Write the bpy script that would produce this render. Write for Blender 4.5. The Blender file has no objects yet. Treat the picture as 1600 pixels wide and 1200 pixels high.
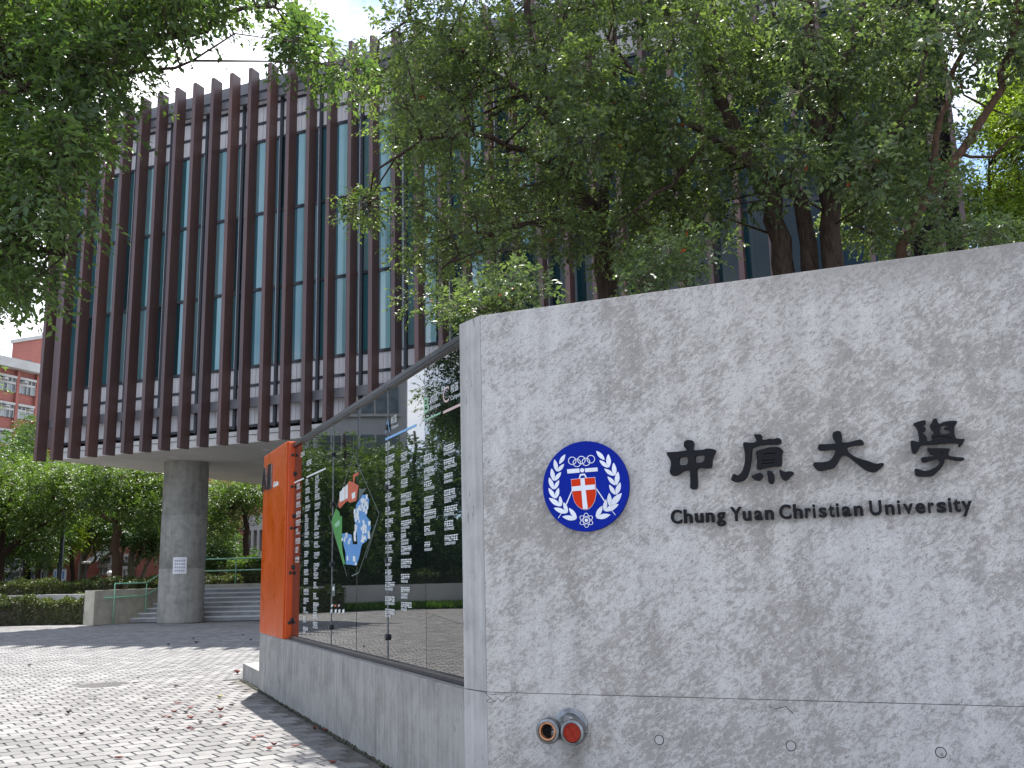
import bpy, bmesh, math, random
import numpy as np
from mathutils import Vector, Matrix

random.seed(7); rng = np.random.default_rng(11)
SC = bpy.context.scene
COL = SC.collection
rad = math.radians

# ------------------------------------------------------------------ camera
FPX = 1480.0; PITCH = rad(11.2); ROLL = rad(1.4); EYE = 1.5
CF = np.array([0, math.cos(PITCH), math.sin(PITCH)])
_u = np.array([0, -math.sin(PITCH), math.cos(PITCH)]); _r = np.array([1.0, 0, 0])
CR = math.cos(ROLL) * _r - math.sin(ROLL) * _u
CU = math.sin(ROLL) * _r + math.cos(ROLL) * _u
CC = np.array([0, 0, EYE])
cam = bpy.data.cameras.new('camera'); camo = bpy.data.objects.new('camera', cam); COL.objects.link(camo)
M4 = Matrix.Identity(4)
for i in range(3):
    M4[i][0] = CR[i]; M4[i][1] = CU[i]; M4[i][2] = -CF[i]; M4[i][3] = CC[i]
camo.matrix_world = M4
cam.sensor_fit = 'HORIZONTAL'; cam.sensor_width = 36.0; cam.lens = 36.0 * FPX / 1600.0
cam.clip_start = 0.05; cam.clip_end = 3000
SC.camera = camo

# ------------------------------------------------------------------ light
SUN_AZ, SUN_EL = -6.0, 67.0
SKY_STRENGTH, SUN_STRENGTH, EXPOSURE = 0.125, 4.2, 1.5
world = bpy.data.worlds.new('World'); SC.world = world; world.use_nodes = True
nt = world.node_tree; nt.nodes.clear()
sky = nt.nodes.new('ShaderNodeTexSky'); sky.sky_type = 'NISHITA'; sky.sun_disc = False
sky.sun_elevation = rad(SUN_EL); sky.sun_rotation = rad(SUN_AZ)
sky.air_density = 0.65; sky.dust_density = 0.05; sky.ozone_density = 2.6
tcw = nt.nodes.new('ShaderNodeTexCoord')
mpw = nt.nodes.new('ShaderNodeMapping'); mpw.inputs['Scale'].default_value = (1, 1, 1.9)
mpw.inputs['Location'].default_value = (7.3, 1.1, 0.8)
nzw = nt.nodes.new('ShaderNodeTexNoise'); nzw.inputs['Scale'].default_value = 2.3
nzw.inputs['Detail'].default_value = 9; nzw.inputs['Roughness'].default_value = 0.58
rpw = nt.nodes.new('ShaderNodeValToRGB')
rpw.color_ramp.elements[0].position = 0.43; rpw.color_ramp.elements[0].color = (0.06, 0.06, 0.06, 1)
rpw.color_ramp.elements[1].position = 0.62; rpw.color_ramp.elements[1].color = (1, 1, 1, 1)
mxw = nt.nodes.new('ShaderNodeMixRGB'); mxw.inputs[2].default_value = (7.6, 7.7, 8.0, 1)
bgw = nt.nodes.new('ShaderNodeBackground'); bgw.inputs['Strength'].default_value = SKY_STRENGTH
otw = nt.nodes.new('ShaderNodeOutputWorld')
L = nt.links.new
L(tcw.outputs['Generated'], mpw.inputs['Vector']); L(mpw.outputs['Vector'], nzw.inputs['Vector'])
L(nzw.outputs['Fac'], rpw.inputs['Fac']); L(rpw.outputs['Color'], mxw.inputs[0])
L(sky.outputs['Color'], mxw.inputs[1]); L(mxw.outputs['Color'], bgw.inputs['Color'])
L(bgw.outputs['Background'], otw.inputs['Surface'])
sl = bpy.data.lights.new('sun', 'SUN'); sl.energy = SUN_STRENGTH; sl.angle = rad(0.53); sl.color = (1.0, 0.955, 0.89)
so = bpy.data.objects.new('sun', sl); COL.objects.link(so); so.location = (0, 20, 60)
sdir = Vector((math.sin(rad(SUN_AZ)) * math.cos(rad(SUN_EL)), math.cos(rad(SUN_AZ)) * math.cos(rad(SUN_EL)), math.sin(rad(SUN_EL))))
so.rotation_euler = sdir.to_track_quat('Z', 'Y').to_euler()
vs = SC.view_settings; vs.view_transform = 'Standard'; vs.look = 'None'; vs.exposure = EXPOSURE; vs.gamma = 1.0
vs.use_curve_mapping = False
SC.cycles.max_bounces = 8; SC.cycles.transparent_max_bounces = 8; SC.cycles.use_denoising = True
SC.cycles.sample_clamp_indirect = 8.0

# ------------------------------------------------------------------ survey helpers (photo pixel -> place)
def ray(x, y): return CF + (x - 800) / FPX * CR + (600 - y) / FPX * CU
def pix(p):
    v = np.asarray(p, float) - CC; dd = v @ CF
    return 800 + FPX * (v @ CR) / dd, 600 - FPX * (v @ CU) / dd
def atz(x, y, z=0.0):
    r = ray(x, y); return CC + r * ((z - EYE) / r[2])
def aty(x, y, Y):
    r = ray(x, y); return CC + r * (Y / r[1])
def onplane(x, y, p0, n):
    r = ray(x, y); return CC + r * (((np.asarray(p0, float) - CC) @ n) / (r @ n))
def azv(a): return np.array([math.sin(rad(a)), math.cos(rad(a)), 0.0])
Z = np.array([0, 0, 1.0])

class Frame:
    def __init__(s, o, ex, ey):
        s.o = np.array(o, float); s.ex = np.array(ex, float); s.ey = np.array(ey, float)
        s.flip = (np.cross(s.ex, s.ey) @ Z) < 0
    def p(s, a, b, c): return s.o + a * s.ex + b * s.ey + c * Z
    def loc(s, p):
        v = np.asarray(p, float) - s.o; return v @ s.ex, v @ s.ey, v[2]
ID = Frame((0, 0, 0), (1, 0, 0), (0, 1, 0))
D = azv(112.4)                 # along the facade and the sign wall, to the right
IN = azv(22.4)                 # into the building, away from the camera
FB = Frame((-16.497, 32.555, 0), D, IN)         # facade: origin at first fin
Mc = atz(750, 493, 3.2)
FW = Frame((Mc[0], Mc[1], 0), D, IN)            # sign wall: origin at its left corner
G = azv(-24.4)
_g2 = atz(600, 1196)
gA = _g2 - 1.80 * G
GR = np.array([G[1], -G[0], 0])                 # right / behind of the glass
FG = Frame((gA[0], gA[1], 0), G, GR)            # glass: origin at the wall end, ex away, ey behind

# ------------------------------------------------------------------ mesh helpers
class MB:
    def __init__(s): s.v = []; s.f = []
    def add(s, vs, fs):
        b = len(s.v); s.v += [tuple(map(float, q)) for q in vs]; s.f += [tuple(b + i for i in f) for f in fs]; return s
    def box(s, fr, a0, a1, b0, b1, c0, c1):
        vs = [fr.p(a, b, c) for c in (c0, c1) for a, b in ((a0, b0), (a1, b0), (a1, b1), (a0, b1))]
        fs = [(3, 2, 1, 0), (4, 5, 6, 7), (0, 1, 5, 4), (1, 2, 6, 5), (2, 3, 7, 6), (3, 0, 4, 7)]
        if fr.flip: fs = [f[::-1] for f in fs]
        return s.add(vs, fs)
    def prism(s, pts, c0, c1):          # plan polygon (ccw), world xy
        n = len(pts)
        vs = [(p[0], p[1], c0) for p in pts] + [(p[0], p[1], c1) for p in pts]
        area = sum(pts[i][0] * pts[(i + 1) % n][1] - pts[(i + 1) % n][0] * pts[i][1] for i in range(n))
        fs = [tuple(range(n))[::-1], tuple(range(n, 2 * n))] + [(i, (i + 1) % n, n + (i + 1) % n, n + i) for i in range(n)]
        if area < 0: fs = [f[::-1] for f in fs]
        return s.add(vs, fs)
    def tube(s, pts, radii, n=8, cap=True):
        pts = [np.asarray(p, float) for p in pts]
        if np.isscalar(radii): radii = [radii] * len(pts)
        rings = []; prev = None
        for i, p in enumerate(pts):
            t = pts[min(i + 1, len(pts) - 1)] - pts[max(i - 1, 0)]
            t = t / (np.linalg.norm(t) + 1e-9)
            if prev is None:
                h = Z if abs(t[2]) < 0.9 else np.array([1.0, 0, 0])
                u = np.cross(t, h)
            else: u = prev - t * (prev @ t)
            u = u / (np.linalg.norm(u) + 1e-9); prev = u; w = np.cross(t, u)
            rings.append([p + radii[i] * (math.cos(2 * math.pi * k / n) * u + math.sin(2 * math.pi * k / n) * w) for k in range(n)])
        vs = [q for r in rings for q in r]; fs = []
        for i in range(len(pts) - 1):
            for k in range(n):
                a = i * n + k; b = i * n + (k + 1) % n
                fs.append((a, b, b + n, a + n))
        if cap:
            fs.append(tuple(range(n))[::-1]); fs.append(tuple(range((len(pts) - 1) * n, len(pts) * n)))
        return s.add(vs, fs)
    def lathe(s, o, axis, prof, n=24):   # prof: list of (along, radius)
        axis = np.asarray(axis, float); axis = axis / np.linalg.norm(axis)
        h = Z if abs(axis[2]) < 0.9 else np.array([1.0, 0, 0])
        u = np.cross(axis, h); u /= np.linalg.norm(u); w = np.cross(axis, u)
        vs = []; fs = []
        for (a, r) in prof:
            for k in range(n):
                t = 2 * math.pi * k / n
                vs.append(np.asarray(o) + a * axis + r * (math.cos(t) * u + math.sin(t) * w))
        for i in range(len(prof) - 1):
            for k in range(n):
                a = i * n + k; b = i * n + (k + 1) % n
                fs.append((a, b, b + n, a + n))
        fs.append(tuple(range(n))[::-1]); fs.append(tuple(range((len(prof) - 1) * n, len(prof) * n)))
        return s.add(vs, fs)

WL = {}
def _link(o, parent):
    COL.objects.link(o)
    if parent is not None: o.parent = parent
    return o
def tag(o, label=None, cat=None, group=None, kind=None):
    if label: o['label'] = label
    if cat: o['category'] = cat
    if group: o['group'] = group
    if kind: o['kind'] = kind
    return o
def thing(name, loc, label, cat, group=None):
    o = bpy.data.objects.new(name, None); o.empty_display_size = 0.2; o.location = tuple(map(float, loc)); COL.objects.link(o)
    WL[o.name] = np.array(loc, float); return tag(o, label, cat, group)
def mesh_from(mb, name, off=(0, 0, 0)):
    me = bpy.data.meshes.new(name)
    o = np.asarray(off, float)
    me.from_pydata([(a - o[0], b - o[1], c - o[2]) for a, b, c in mb.v], [], mb.f); me.update(); return me
def build(mb, name, mat, parent=None, smooth=False, bevel=0.0):
    off = WL[parent.name] if parent is not None else (np.mean(np.array(mb.v), 0) * np.array([1, 1, 0]) + np.array([0, 0, min(q[2] for q in mb.v)]))
    me = mesh_from(mb, name, off); me.materials.append(mat)
    if smooth: me.polygons.foreach_set('use_smooth', [True] * len(me.polygons))
    o = bpy.data.objects.new(name, me); _link(o, parent); WL[o.name] = np.array(off, float)
    if parent is None: o.location = tuple(map(float, off))
    if bevel > 0:
        m = o.modifiers.new('bevel', 'BEVEL'); m.width = bevel; m.segments = 2; m.limit_method = 'ANGLE'; m.angle_limit = rad(40)
    return o
def curve_mesh(polys, depth, bevel=0.0, res=2):
    """polys: list of closed 2-D loops (holes included). returns verts (x,y,z) and faces; z in 0..depth"""
    cu = bpy.data.curves.new('tmp', 'CURVE'); cu.dimensions = '2D'; cu.fill_mode = 'BOTH'
    cu.extrude = depth / 2; cu.bevel_depth = bevel; cu.bevel_resolution = 1
    for pl in polys:
        sp = cu.splines.new('POLY'); sp.points.add(len(pl) - 1); sp.use_cyclic_u = True
        for i, (x, y) in enumerate(pl): sp.points[i].co = (x, y, 0, 1)
    return _eval(cu, depth)
def _eval(cu, depth):
    ob = bpy.data.objects.new('tmp', cu); COL.objects.link(ob)
    dg = bpy.context.evaluated_depsgraph_get(); dg.update()
    me = bpy.data.meshes.new_from_object(ob.evaluated_get(dg))
    V = np.array([v.co[:] for v in me.vertices]).reshape(-1, 3); F = [tuple(p.vertices) for p in me.polygons]
    bpy.data.objects.remove(ob); bpy.data.curves.remove(cu); bpy.data.meshes.remove(me)
    if len(V): V[:, 2] += depth / 2
    return V, F
def text_mesh(body, depth, offset=0.0, spacing=1.0):
    cu = bpy.data.curves.new('tmp', 'FONT'); cu.body = body; cu.size = 1.0; cu.extrude = depth / 2; cu.offset = offset; cu.resolution_u = 4
    cu.space_character = spacing
    return _eval(cu, depth)
def smooth_loop(pts, it=2):
    p = [np.array(q, float) for q in pts]
    for _ in range(it):
        q = []
        for i in range(len(p)):
            a, b = p[i], p[(i + 1) % len(p)]; q += [a * .75 + b * .25, a * .25 + b * .75]
        p = q
    return [tuple(q) for q in p]
def circle(cx, cy, r, n=32, ry=None, rot=0.0):
    ry = r if ry is None else ry
    return [(cx + r * math.cos(t) * math.cos(rot) - ry * math.sin(t) * math.sin(rot), cy + r * math.cos(t) * math.sin(rot) + ry * math.sin(t) * math.cos(rot)) for t in [2 * math.pi * k / n for k in range(n)]]

# ------------------------------------------------------------------ materials
def newmat(name):
    m = bpy.data.materials.new(name); m.use_nodes = True
    t = m.node_tree; b = t.nodes['Principled BSDF']; return m, t, b
def _pos(t, scale=(1, 1, 1), rot=(0, 0, 0)):
    g = t.nodes.new('ShaderNodeNewGeometry'); mp = t.nodes.new('ShaderNodeMapping')
    mp.inputs['Scale'].default_value = scale; mp.inputs['Rotation'].default_value = rot
    t.links.new(g.outputs['Position'], mp.inputs['Vector']); return mp.outputs['Vector']
def _noise(t, vec, scale, detail=4, rough=0.55, dist=0.0):
    n = t.nodes.new('ShaderNodeTexNoise'); n.inputs['Scale'].default_value = scale; n.inputs['Detail'].default_value = detail
    n.inputs['Roughness'].default_value = rough; n.inputs['Distortion'].default_value = dist
    t.links.new(vec, n.inputs['Vector']); return n.outputs['Fac']
def _ramp(t, fac, stops):
    r = t.nodes.new('ShaderNodeValToRGB'); cr = r.color_ramp
    while len(cr.elements) < len(stops): cr.elements.new(0.5)
    for e, (p, c) in zip(cr.elements, stops):
        e.position = p; e.color = (c[0], c[1], c[2], 1) if not np.isscalar(c) else (c, c, c, 1)
    t.links.new(fac, r.inputs['Fac']); return r.outputs['Color']
def _mix(t, fac, a, b, mode='MIX'):
    m = t.nodes.new('ShaderNodeMixRGB'); m.blend_type = mode
    for s, v in ((0, fac), (1, a), (2, b)):
        if hasattr(v, 'is_output'): t.links.new(v, m.inputs[s])
        elif np.isscalar(v): m.inputs[s].default_value = v if s == 0 else (v, v, v, 1)
        else: m.inputs[s].default_value = (*v[:3], 1)
    return m.outputs['Color']
def _math(t, op, a, b=0.0):
    m = t.nodes.new('ShaderNodeMath'); m.operation = op
    for s, v in ((0, a), (1, b)):
        if hasattr(v, 'is_output'): t.links.new(v, m.inputs[s])
        else: m.inputs[s].default_value = v
    return m.outputs[0]
def _bump(t, b, h, strength=0.3, dist=0.01):
    n = t.nodes.new('ShaderNodeBump'); n.inputs['Strength'].default_value = strength; n.inputs['Distance'].default_value = dist
    t.links.new(h, n.inputs['Height']); t.links.new(n.outputs['Normal'], b.inputs['Normal'])
def simple(name, c1, c2=None, scale=6.0, rough=0.6, metal=0.0, bump=0.0, bscale=60, stretch=(1, 1, 1), spec=0.5, ior=None, detail=5):
    m, t, b = newmat(name)
    c2 = c2 or tuple(x * 0.8 for x in c1)
    f = _noise(t, _pos(t, stretch), scale, detail)
    t.links.new(_ramp(t, f, [(0.32, c1), (0.68, c2)]), b.inputs['Base Color'])
    b.inputs['Roughness'].default_value = rough; b.inputs['Metallic'].default_value = metal
    b.inputs['Specular IOR Level'].default_value = spec
    if ior: b.inputs['IOR'].default_value = ior
    if bump: _bump(t, b, _noise(t, _pos(t, stretch), bscale, 4), bump, 0.01)
    return m

def mat_sign_concrete():
    m, t, b = newmat('blotchy_concrete')
    v = _pos(t)
    g0 = t.nodes.new('ShaderNodeNewGeometry'); sp0 = t.nodes.new('ShaderNodeSeparateXYZ'); t.links.new(g0.outputs['Position'], sp0.inputs[0])
    pl = t.nodes.new('ShaderNodeCombineXYZ')
    t.links.new(_math(t, 'ADD', _math(t, 'MULTIPLY', sp0.outputs['X'], D[0]), _math(t, 'MULTIPLY', sp0.outputs['Y'], D[1])), pl.inputs['X']); t.links.new(sp0.outputs['Z'], pl.inputs['Y'])
    def wallvec(rot, sc):
        m0 = t.nodes.new('ShaderNodeMapping'); m0.inputs['Rotation'].default_value = (0, 0, rad(rot)); t.links.new(pl.outputs[0], m0.inputs['Vector'])
        mp = t.nodes.new('ShaderNodeMapping'); mp.inputs['Scale'].default_value = sc
        t.links.new(m0.outputs['Vector'], mp.inputs['Vector']); return mp.outputs['Vector']
    patch = _noise(t, v, 1.1, 3, 0.5)
    mid = _noise(t, wallvec(-40, (1, 1.35, 1)), 5.5, 9, 0.70, 0.4)
    fine = _noise(t, wallvec(-36, (1, 1.9, 1)), 24, 8, 0.74, 0.6)
    s = _math(t, 'ADD', _math(t, 'MULTIPLY', mid, 0.36), _math(t, 'MULTIPLY', patch, 0.26))
    s = _math(t, 'ADD', s, _math(t, 'MULTIPLY', fine, 0.54))
    col = _ramp(t, s, [(0.46, (0.26, 0.247, 0.237)), (0.55, (0.305, 0.291, 0.280)), (0.575, (0.395, 0.382, 0.372)), (0.67, (0.475, 0.462, 0.452))])
    speck = _noise(t, v, 110, 5, 0.8)
    col = _mix(t, 0.8, col, _ramp(t, speck, [(0.38, 0.36), (0.45, 1.0)]), 'MULTIPLY')
    warm = _noise(t, v, 0.55, 3, 0.5)
    col = _mix(t, 0.8, col, _ramp(t, warm, [(0.40, (1.0, 0.97, 0.93)), (0.60, (1.0, 0.99, 0.98))]), 'MULTIPLY')
    streak = _noise(t, _pos(t, (7, 7, 0.22)), 1.6, 6, 0.62)
    col = _mix(t, 0.45, col, _ramp(t, streak, [(0.38, 0.76), (0.56, 1.0)]), 'MULTIPLY')
    # stains with a shape of their own: rust below the hose inlet, grime along the coping
    g = t.nodes.new('ShaderNodeNewGeometry'); sp = t.nodes.new('ShaderNodeSeparateXYZ'); t.links.new(g.outputs['Position'], sp.inputs[0])
    sd = _math(t, 'ADD', _math(t, 'MULTIPLY', _math(t, 'SUBTRACT', sp.outputs['X'], FW.o[0]), D[0]), _math(t, 'MULTIPLY', _math(t, 'SUBTRACT', sp.outputs['Y'], FW.o[1]), D[1]))
    jit = _math(t, 'MULTIPLY', _math(t, 'SUBTRACT', streak, 0.5), 0.25)
    ds = _math(t, 'ABSOLUTE', _math(t, 'SUBTRACT', _math(t, 'ADD', sd, jit), 0.555))
    m1 = _math(t, 'MULTIPLY', _math(t, 'SMOOTH_MIN', _math(t, 'MAXIMUM', _math(t, 'SUBTRACT', 1.0, _math(t, 'MULTIPLY', ds, 11.0)), 0.0), 1.0), _math(t, 'LESS_THAN', sp.outputs['Z'], 0.52))
    col = _mix(t, _math(t, 'MULTIPLY', m1, 0.55), col, (0.15, 0.13, 0.105))
    gz = _math(t, 'ADD', sp.outputs['Z'], _math(t, 'MULTIPLY', mid, 0.45))
    m2 = _math(t, 'MULTIPLY', _math(t, 'MAXIMUM', _math(t, 'MULTIPLY', _math(t, 'SUBTRACT', gz, 3.22), 3.0), 0.0), _math(t, 'MINIMUM', _math(t, 'MAXIMUM', _math(t, 'SUBTRACT', sd, 1.4), 0.15), 1.0))
    col = _mix(t, _math(t, 'MINIMUM', m2, 0.6), col, (0.20, 0.185, 0.17))
    t.links.new(col, b.inputs['Base Color']); b.inputs['Roughness'].default_value = 0.85; b.inputs['Specular IOR Level'].default_value = 0.2
    _bump(t, b, _math(t, 'ADD', s, _math(t, 'MULTIPLY', speck, 0.6)), 0.5, 0.006)
    return m
def mat_streak_concrete(name, dark, light, sc=(9, 9, 0.7), specks=True):
    m, t, b = newmat(name)
    st = _noise(t, _pos(t, sc), 2.2, 8, 0.65)
    bl = _noise(t, _pos(t), 3.2, 8, 0.65)
    s = _math(t, 'ADD', _math(t, 'MULTIPLY', st, 0.42), _math(t, 'MULTIPLY', bl, 0.58))
    col = _ramp(t, s, [(0.36, dark), (0.56, light)])
    if specks:
        sp = _noise(t, _pos(t, (1, 1, 0.32)), 34, 4, 0.62)
        col = _mix(t, 0.8, col, _ramp(t, sp, [(0.31, 0.30), (0.355, 1.0)]), 'MULTIPLY')
        dr = _noise(t, _pos(t, (16, 16, 0.5)), 2.0, 6, 0.7)
        col = _mix(t, 0.5, col, _ramp(t, dr, [(0.50, 1.0), (0.62, 1.28)]), 'MULTIPLY')
    t.links.new(col, b.inputs['Base Color']); b.inputs['Roughness'].default_value = 0.85; b.inputs['Specular IOR Level'].default_value = 0.3
    _bump(t, b, _noise(t, _pos(t, (1, 1, 0.4)), 45, 5, 0.7), 0.3, 0.005)
    return m
def mat_leaf(name, dark, light, trans=0.38, tcol=None, rough=0.42, red=0.0):
    m, t, b = newmat(name)
    a = t.nodes.new('ShaderNodeAttribute'); a.attribute_name = 'tone'
    stops = [(0.0, dark), (0.8, light)]
    if red: stops += [(1.0 - red - 0.001, light), (1.0 - red, (0.22, 0.045, 0.015))]
    col = _ramp(t, a.outputs['Fac'], stops)
    t.links.new(col, b.inputs['Base Color']); b.inputs['Roughness'].default_value = rough; b.inputs['Specular IOR Level'].default_value = 0.35
    tr = t.nodes.new('ShaderNodeBsdfTranslucent')
    tc = _mix(t, 1.0, col, tcol or (1.9, 2.1, 0.8), 'MULTIPLY'); t.links.new(tc, tr.inputs['Color'])
    mx = t.nodes.new('ShaderNodeMixShader'); mx.inputs['Fac'].default_value = trans
    out = t.nodes['Material Output']
    t.links.new(b.outputs['BSDF'], mx.inputs[1]); t.links.new(tr.outputs['BSDF'], mx.inputs[2]); t.links.new(mx.outputs['Shader'], out.inputs['Surface'])
    return m
def mat_brick(name, c1, c2, mortar, scale=1.0):
    m, t, b = newmat(name)
    g = t.nodes.new('ShaderNodeNewGeometry')
    sep = t.nodes.new('ShaderNodeSeparateXYZ'); t.links.new(g.outputs['Position'], sep.inputs[0])
    cmb = t.nodes.new('ShaderNodeCombineXYZ')
    t.links.new(_math(t, 'ADD', sep.outputs['X'], sep.outputs['Y']), cmb.inputs['X']); t.links.new(sep.outputs['Z'], cmb.inputs['Y'])
    br = t.nodes.new('ShaderNodeTexBrick'); br.inputs['Scale'].default_value = scale
    br.inputs['Color1'].default_value = (*c1, 1); br.inputs['Color2'].default_value = (*c2, 1); br.inputs['Mortar'].default_value = (*mortar, 1)
    br.inputs['Brick Width'].default_value = 0.24; br.inputs['Row Height'].default_value = 0.07; br.inputs['Mortar Size'].default_value = 0.008
    t.links.new(cmb.outputs[0], br.inputs['Vector'])
    col = _mix(t, 0.5, br.outputs['Color'], _ramp(t, _noise(t, _pos(t), 0.5, 5), [(0.35, 0.75), (0.65, 1.1)]), 'MULTIPLY')
    t.links.new(col, b.inputs['Base Color']); b.inputs['Roughness'].default_value = 0.85
    return m
def mat_paver(name, k=1.0, shader_joints=False):
    m, t, b = newmat(name)
    oi = t.nodes.new('ShaderNodeObjectInfo'); ge = t.nodes.new('ShaderNodeNewGeometry')
    rr = _math(t, 'FRACT', _math(t, 'ADD', oi.outputs['Random'], ge.outputs['Random Per Island']))
    v = _pos(t)
    col = _ramp(t, rr, [(0.0, (0.175 * k, 0.172 * k, 0.172 * k)), (1.0, (0.265 * k, 0.26 * k, 0.258 * k))])
    col = _mix(t, 0.55, col, _ramp(t, _noise(t, v, 0.8, 6, 0.6), [(0.35, 0.70), (0.65, 1.08)]), 'MULTIPLY')
    col = _mix(t, 0.5, col, _ramp(t, _noise(t, v, 5.0, 6, 0.65), [(0.38, 0.72), (0.55, 1.0)]), 'MULTIPLY')
    col = _mix(t, 0.6, col, _ramp(t, _noise(t, v, 180, 3, 0.7), [(0.35, 0.6), (0.55, 1.05)]), 'MULTIPLY')
    if shader_joints:
        br = t.nodes.new('ShaderNodeTexBrick'); br.inputs['Scale'].default_value = 1.0
        br.inputs['Brick Width'].default_value = 0.2; br.inputs['Row Height'].default_value = 0.2; br.inputs['Mortar Size'].default_value = 0.006
        br.inputs['Color1'].default_value = (1, 1, 1, 1); br.inputs['Color2'].default_value = (0.86, 0.86, 0.86, 1); br.inputs['Mortar'].default_value = (0.25, 0.25, 0.24, 1)
        mp = _pos(t, (1, 1, 1), (0, 0, rad(-35))); t.links.new(mp, br.inputs['Vector'])
        col = _mix(t, 1.0, col, br.outputs['Color'], 'MULTIPLY')
    t.links.new(col, b.inputs['Base Color']); b.inputs['Roughness'].default_value = 0.9; b.inputs['Specular IOR Level'].default_value = 0.25
    _bump(t, b, _noise(t, v, 160, 3, 0.7), 0.3, 0.004)
    return m
def mat_glass_dark():
    m, t, b = newmat('dark_mirror_glass')
    b.inputs['Base Color'].default_value = (0.006, 0.009, 0.009, 1); b.inputs['Roughness'].default_value = 0.012
    b.inputs['IOR'].default_value = 2.45; b.inputs['Specular IOR Level'].default_value = 0.5
    wav = _noise(t, _pos(t, (1, 1, 0.45)), 0.9, 1, 0.4)
    _bump(t, b, wav, 0.10, 0.02)
    return m
def mat_bark(name, c1, c2):
    m, t, b = newmat(name)
    st = _noise(t, _pos(t, (6, 6, 1.1)), 5.5, 8, 0.7, 0.4)
    t.links.new(_ramp(t, st, [(0.36, c1), (0.62, c2)]), b.inputs['Base Color']); b.inputs['Roughness'].default_value = 0.9
    b.inputs['Specular IOR Level'].default_value = 0.2
    _bump(t, b, st, 0.8, 0.03); return m

MT = {}
MT['sign'] = mat_sign_concrete()
MT['chamfer'] = mat_streak_concrete('streaked_concrete_light', (0.265, 0.255, 0.245), (0.385, 0.372, 0.36), (7, 7, 0.5))
MT['plinth'] = mat_streak_concrete('streaked_concrete', (0.175, 0.167, 0.155), (0.305, 0.293, 0.275))
MT['column'] = mat_streak_concrete('column_concrete', (0.17, 0.163, 0.148), (0.29, 0.28, 0.255), (2.6, 2.6, 0.35), False)
MT['stairwall'] = mat_streak_concrete('stair_wall_concrete', (0.30, 0.275, 0.22), (0.42, 0.385, 0.315), (2, 2, 0.6), False)
MT['soffit'] = simple('soffit_concrete', (0.52, 0.50, 0.465), (0.62, 0.60, 0.56), 0.5, 0.85, bump=0.1)
MT['white_edge'] = simple('pale_slab_edge', (0.62, 0.61, 0.60), (0.52, 0.51, 0.50), 2.0, 0.7)
MT['fin'] = simple('dark_brown_metal', (0.076, 0.040, 0.035), (0.056, 0.031, 0.029), 1.3, 0.42, bump=0.05, stretch=(3, 3, 0.5), spec=0.5)
_m = MT['fin']; _t = _m.node_tree; _b = _t.nodes['Principled BSDF']; _l = _b.inputs['Base Color'].links[0]; _src = _l.from_socket
_oi = _t.nodes.new('ShaderNodeObjectInfo')
_t.links.new(_mix(_t, 1.0, _src, _ramp(_t, _oi.outputs['Random'], [(0.0, (0.84, 0.84, 0.88)), (1.0, (1.30, 1.14, 1.08))]), 'MULTIPLY'), _b.inputs['Base Color'])
MT['fin_joint'] = simple('fin_joint_shadow', (0.02, 0.014, 0.014), None, 3, 0.7)
MT['mullion'] = simple('black_mullion', (0.018, 0.018, 0.022), None, 3, 0.4)
MT['rail_grey'] = simple('grey_painted_steel', (0.14, 0.14, 0.155), (0.11, 0.11, 0.12), 2, 0.45)
MT['panel'] = simple('ribbed_white_panel', (0.56, 0.545, 0.56), (0.47, 0.455, 0.47), 1.2, 0.6, stretch=(3, 3, 0.4))
MT['pane'] = simple('teal_window_glass', (0.020, 0.068, 0.082), (0.034, 0.100, 0.115), 0.35, 0.04, spec=0.32, ior=1.45)
MT['pane_b'] = simple('teal_window_glass_blind', (0.07, 0.13, 0.145), (0.10, 0.17, 0.185), 0.5, 0.06, spec=0.32, ior=1.45)
MT['pane_c'] = simple('teal_window_glass_dark', (0.006, 0.024, 0.032), (0.012, 0.036, 0.045), 0.5, 0.04, spec=0.32, ior=1.45)
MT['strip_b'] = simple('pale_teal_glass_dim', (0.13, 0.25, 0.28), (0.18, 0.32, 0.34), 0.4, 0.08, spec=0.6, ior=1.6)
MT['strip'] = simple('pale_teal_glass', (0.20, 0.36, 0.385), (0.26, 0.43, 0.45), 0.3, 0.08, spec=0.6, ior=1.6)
MT['metal'] = simple('dark_steel', (0.10, 0.10, 0.115), (0.07, 0.07, 0.08), 8, 0.3, metal=0.85)
MT['steel'] = simple('worn_steel', (0.26, 0.265, 0.27), (0.13, 0.135, 0.14), 22, 0.36, metal=0.85, bump=0.15)
MT['brass'] = simple('worn_brass', (0.52, 0.25, 0.13), (0.36, 0.16, 0.08), 30, 0.45, metal=0.6)
MT['black'] = simple('black_acrylic', (0.006, 0.006, 0.008), (0.009, 0.009, 0.011), 5, 0.5, spec=0.12)
MT['void'] = simple('dark_cavity', (0.010, 0.009, 0.009), None, 10, 0.8, spec=0.1)
MT['redcap'] = simple('red_plastic_cap', (0.27, 0.022, 0.010), (0.21, 0.018, 0.010), 40, 0.5, spec=0.15)
MT['orange'] = simple('orange_paint', (0.55, 0.082, 0.004), (0.49, 0.070, 0.004), 0.9, 0.30, spec=0.2)
_m = MT['orange']; _t = _m.node_tree; _b = _t.nodes['Principled BSDF']; _src = _b.inputs['Base Color'].links[0].from_socket
_st = _noise(_t, _pos(_t, (8, 8, 0.25)), 1.2, 3, 0.5)
_t.links.new(_mix(_t, 0.3, _src, _ramp(_t, _st, [(0.36, (0.72, 0.70, 0.68)), (0.55, (1, 1, 1))]), 'MULTIPLY'), _b.inputs['Base Color'])
_t.links.new(_ramp(_t, _noise(_t, _pos(_t), 2.5, 3, 0.5), [(0.35, 0.24), (0.65, 0.40)]), _b.inputs['Roughness'])
MT['orange_dark'] = simple('orange_edge_paint', (0.62, 0.075, 0.006), None, 2, 0.35)
MT['glass'] = mat_glass_dark()
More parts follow.
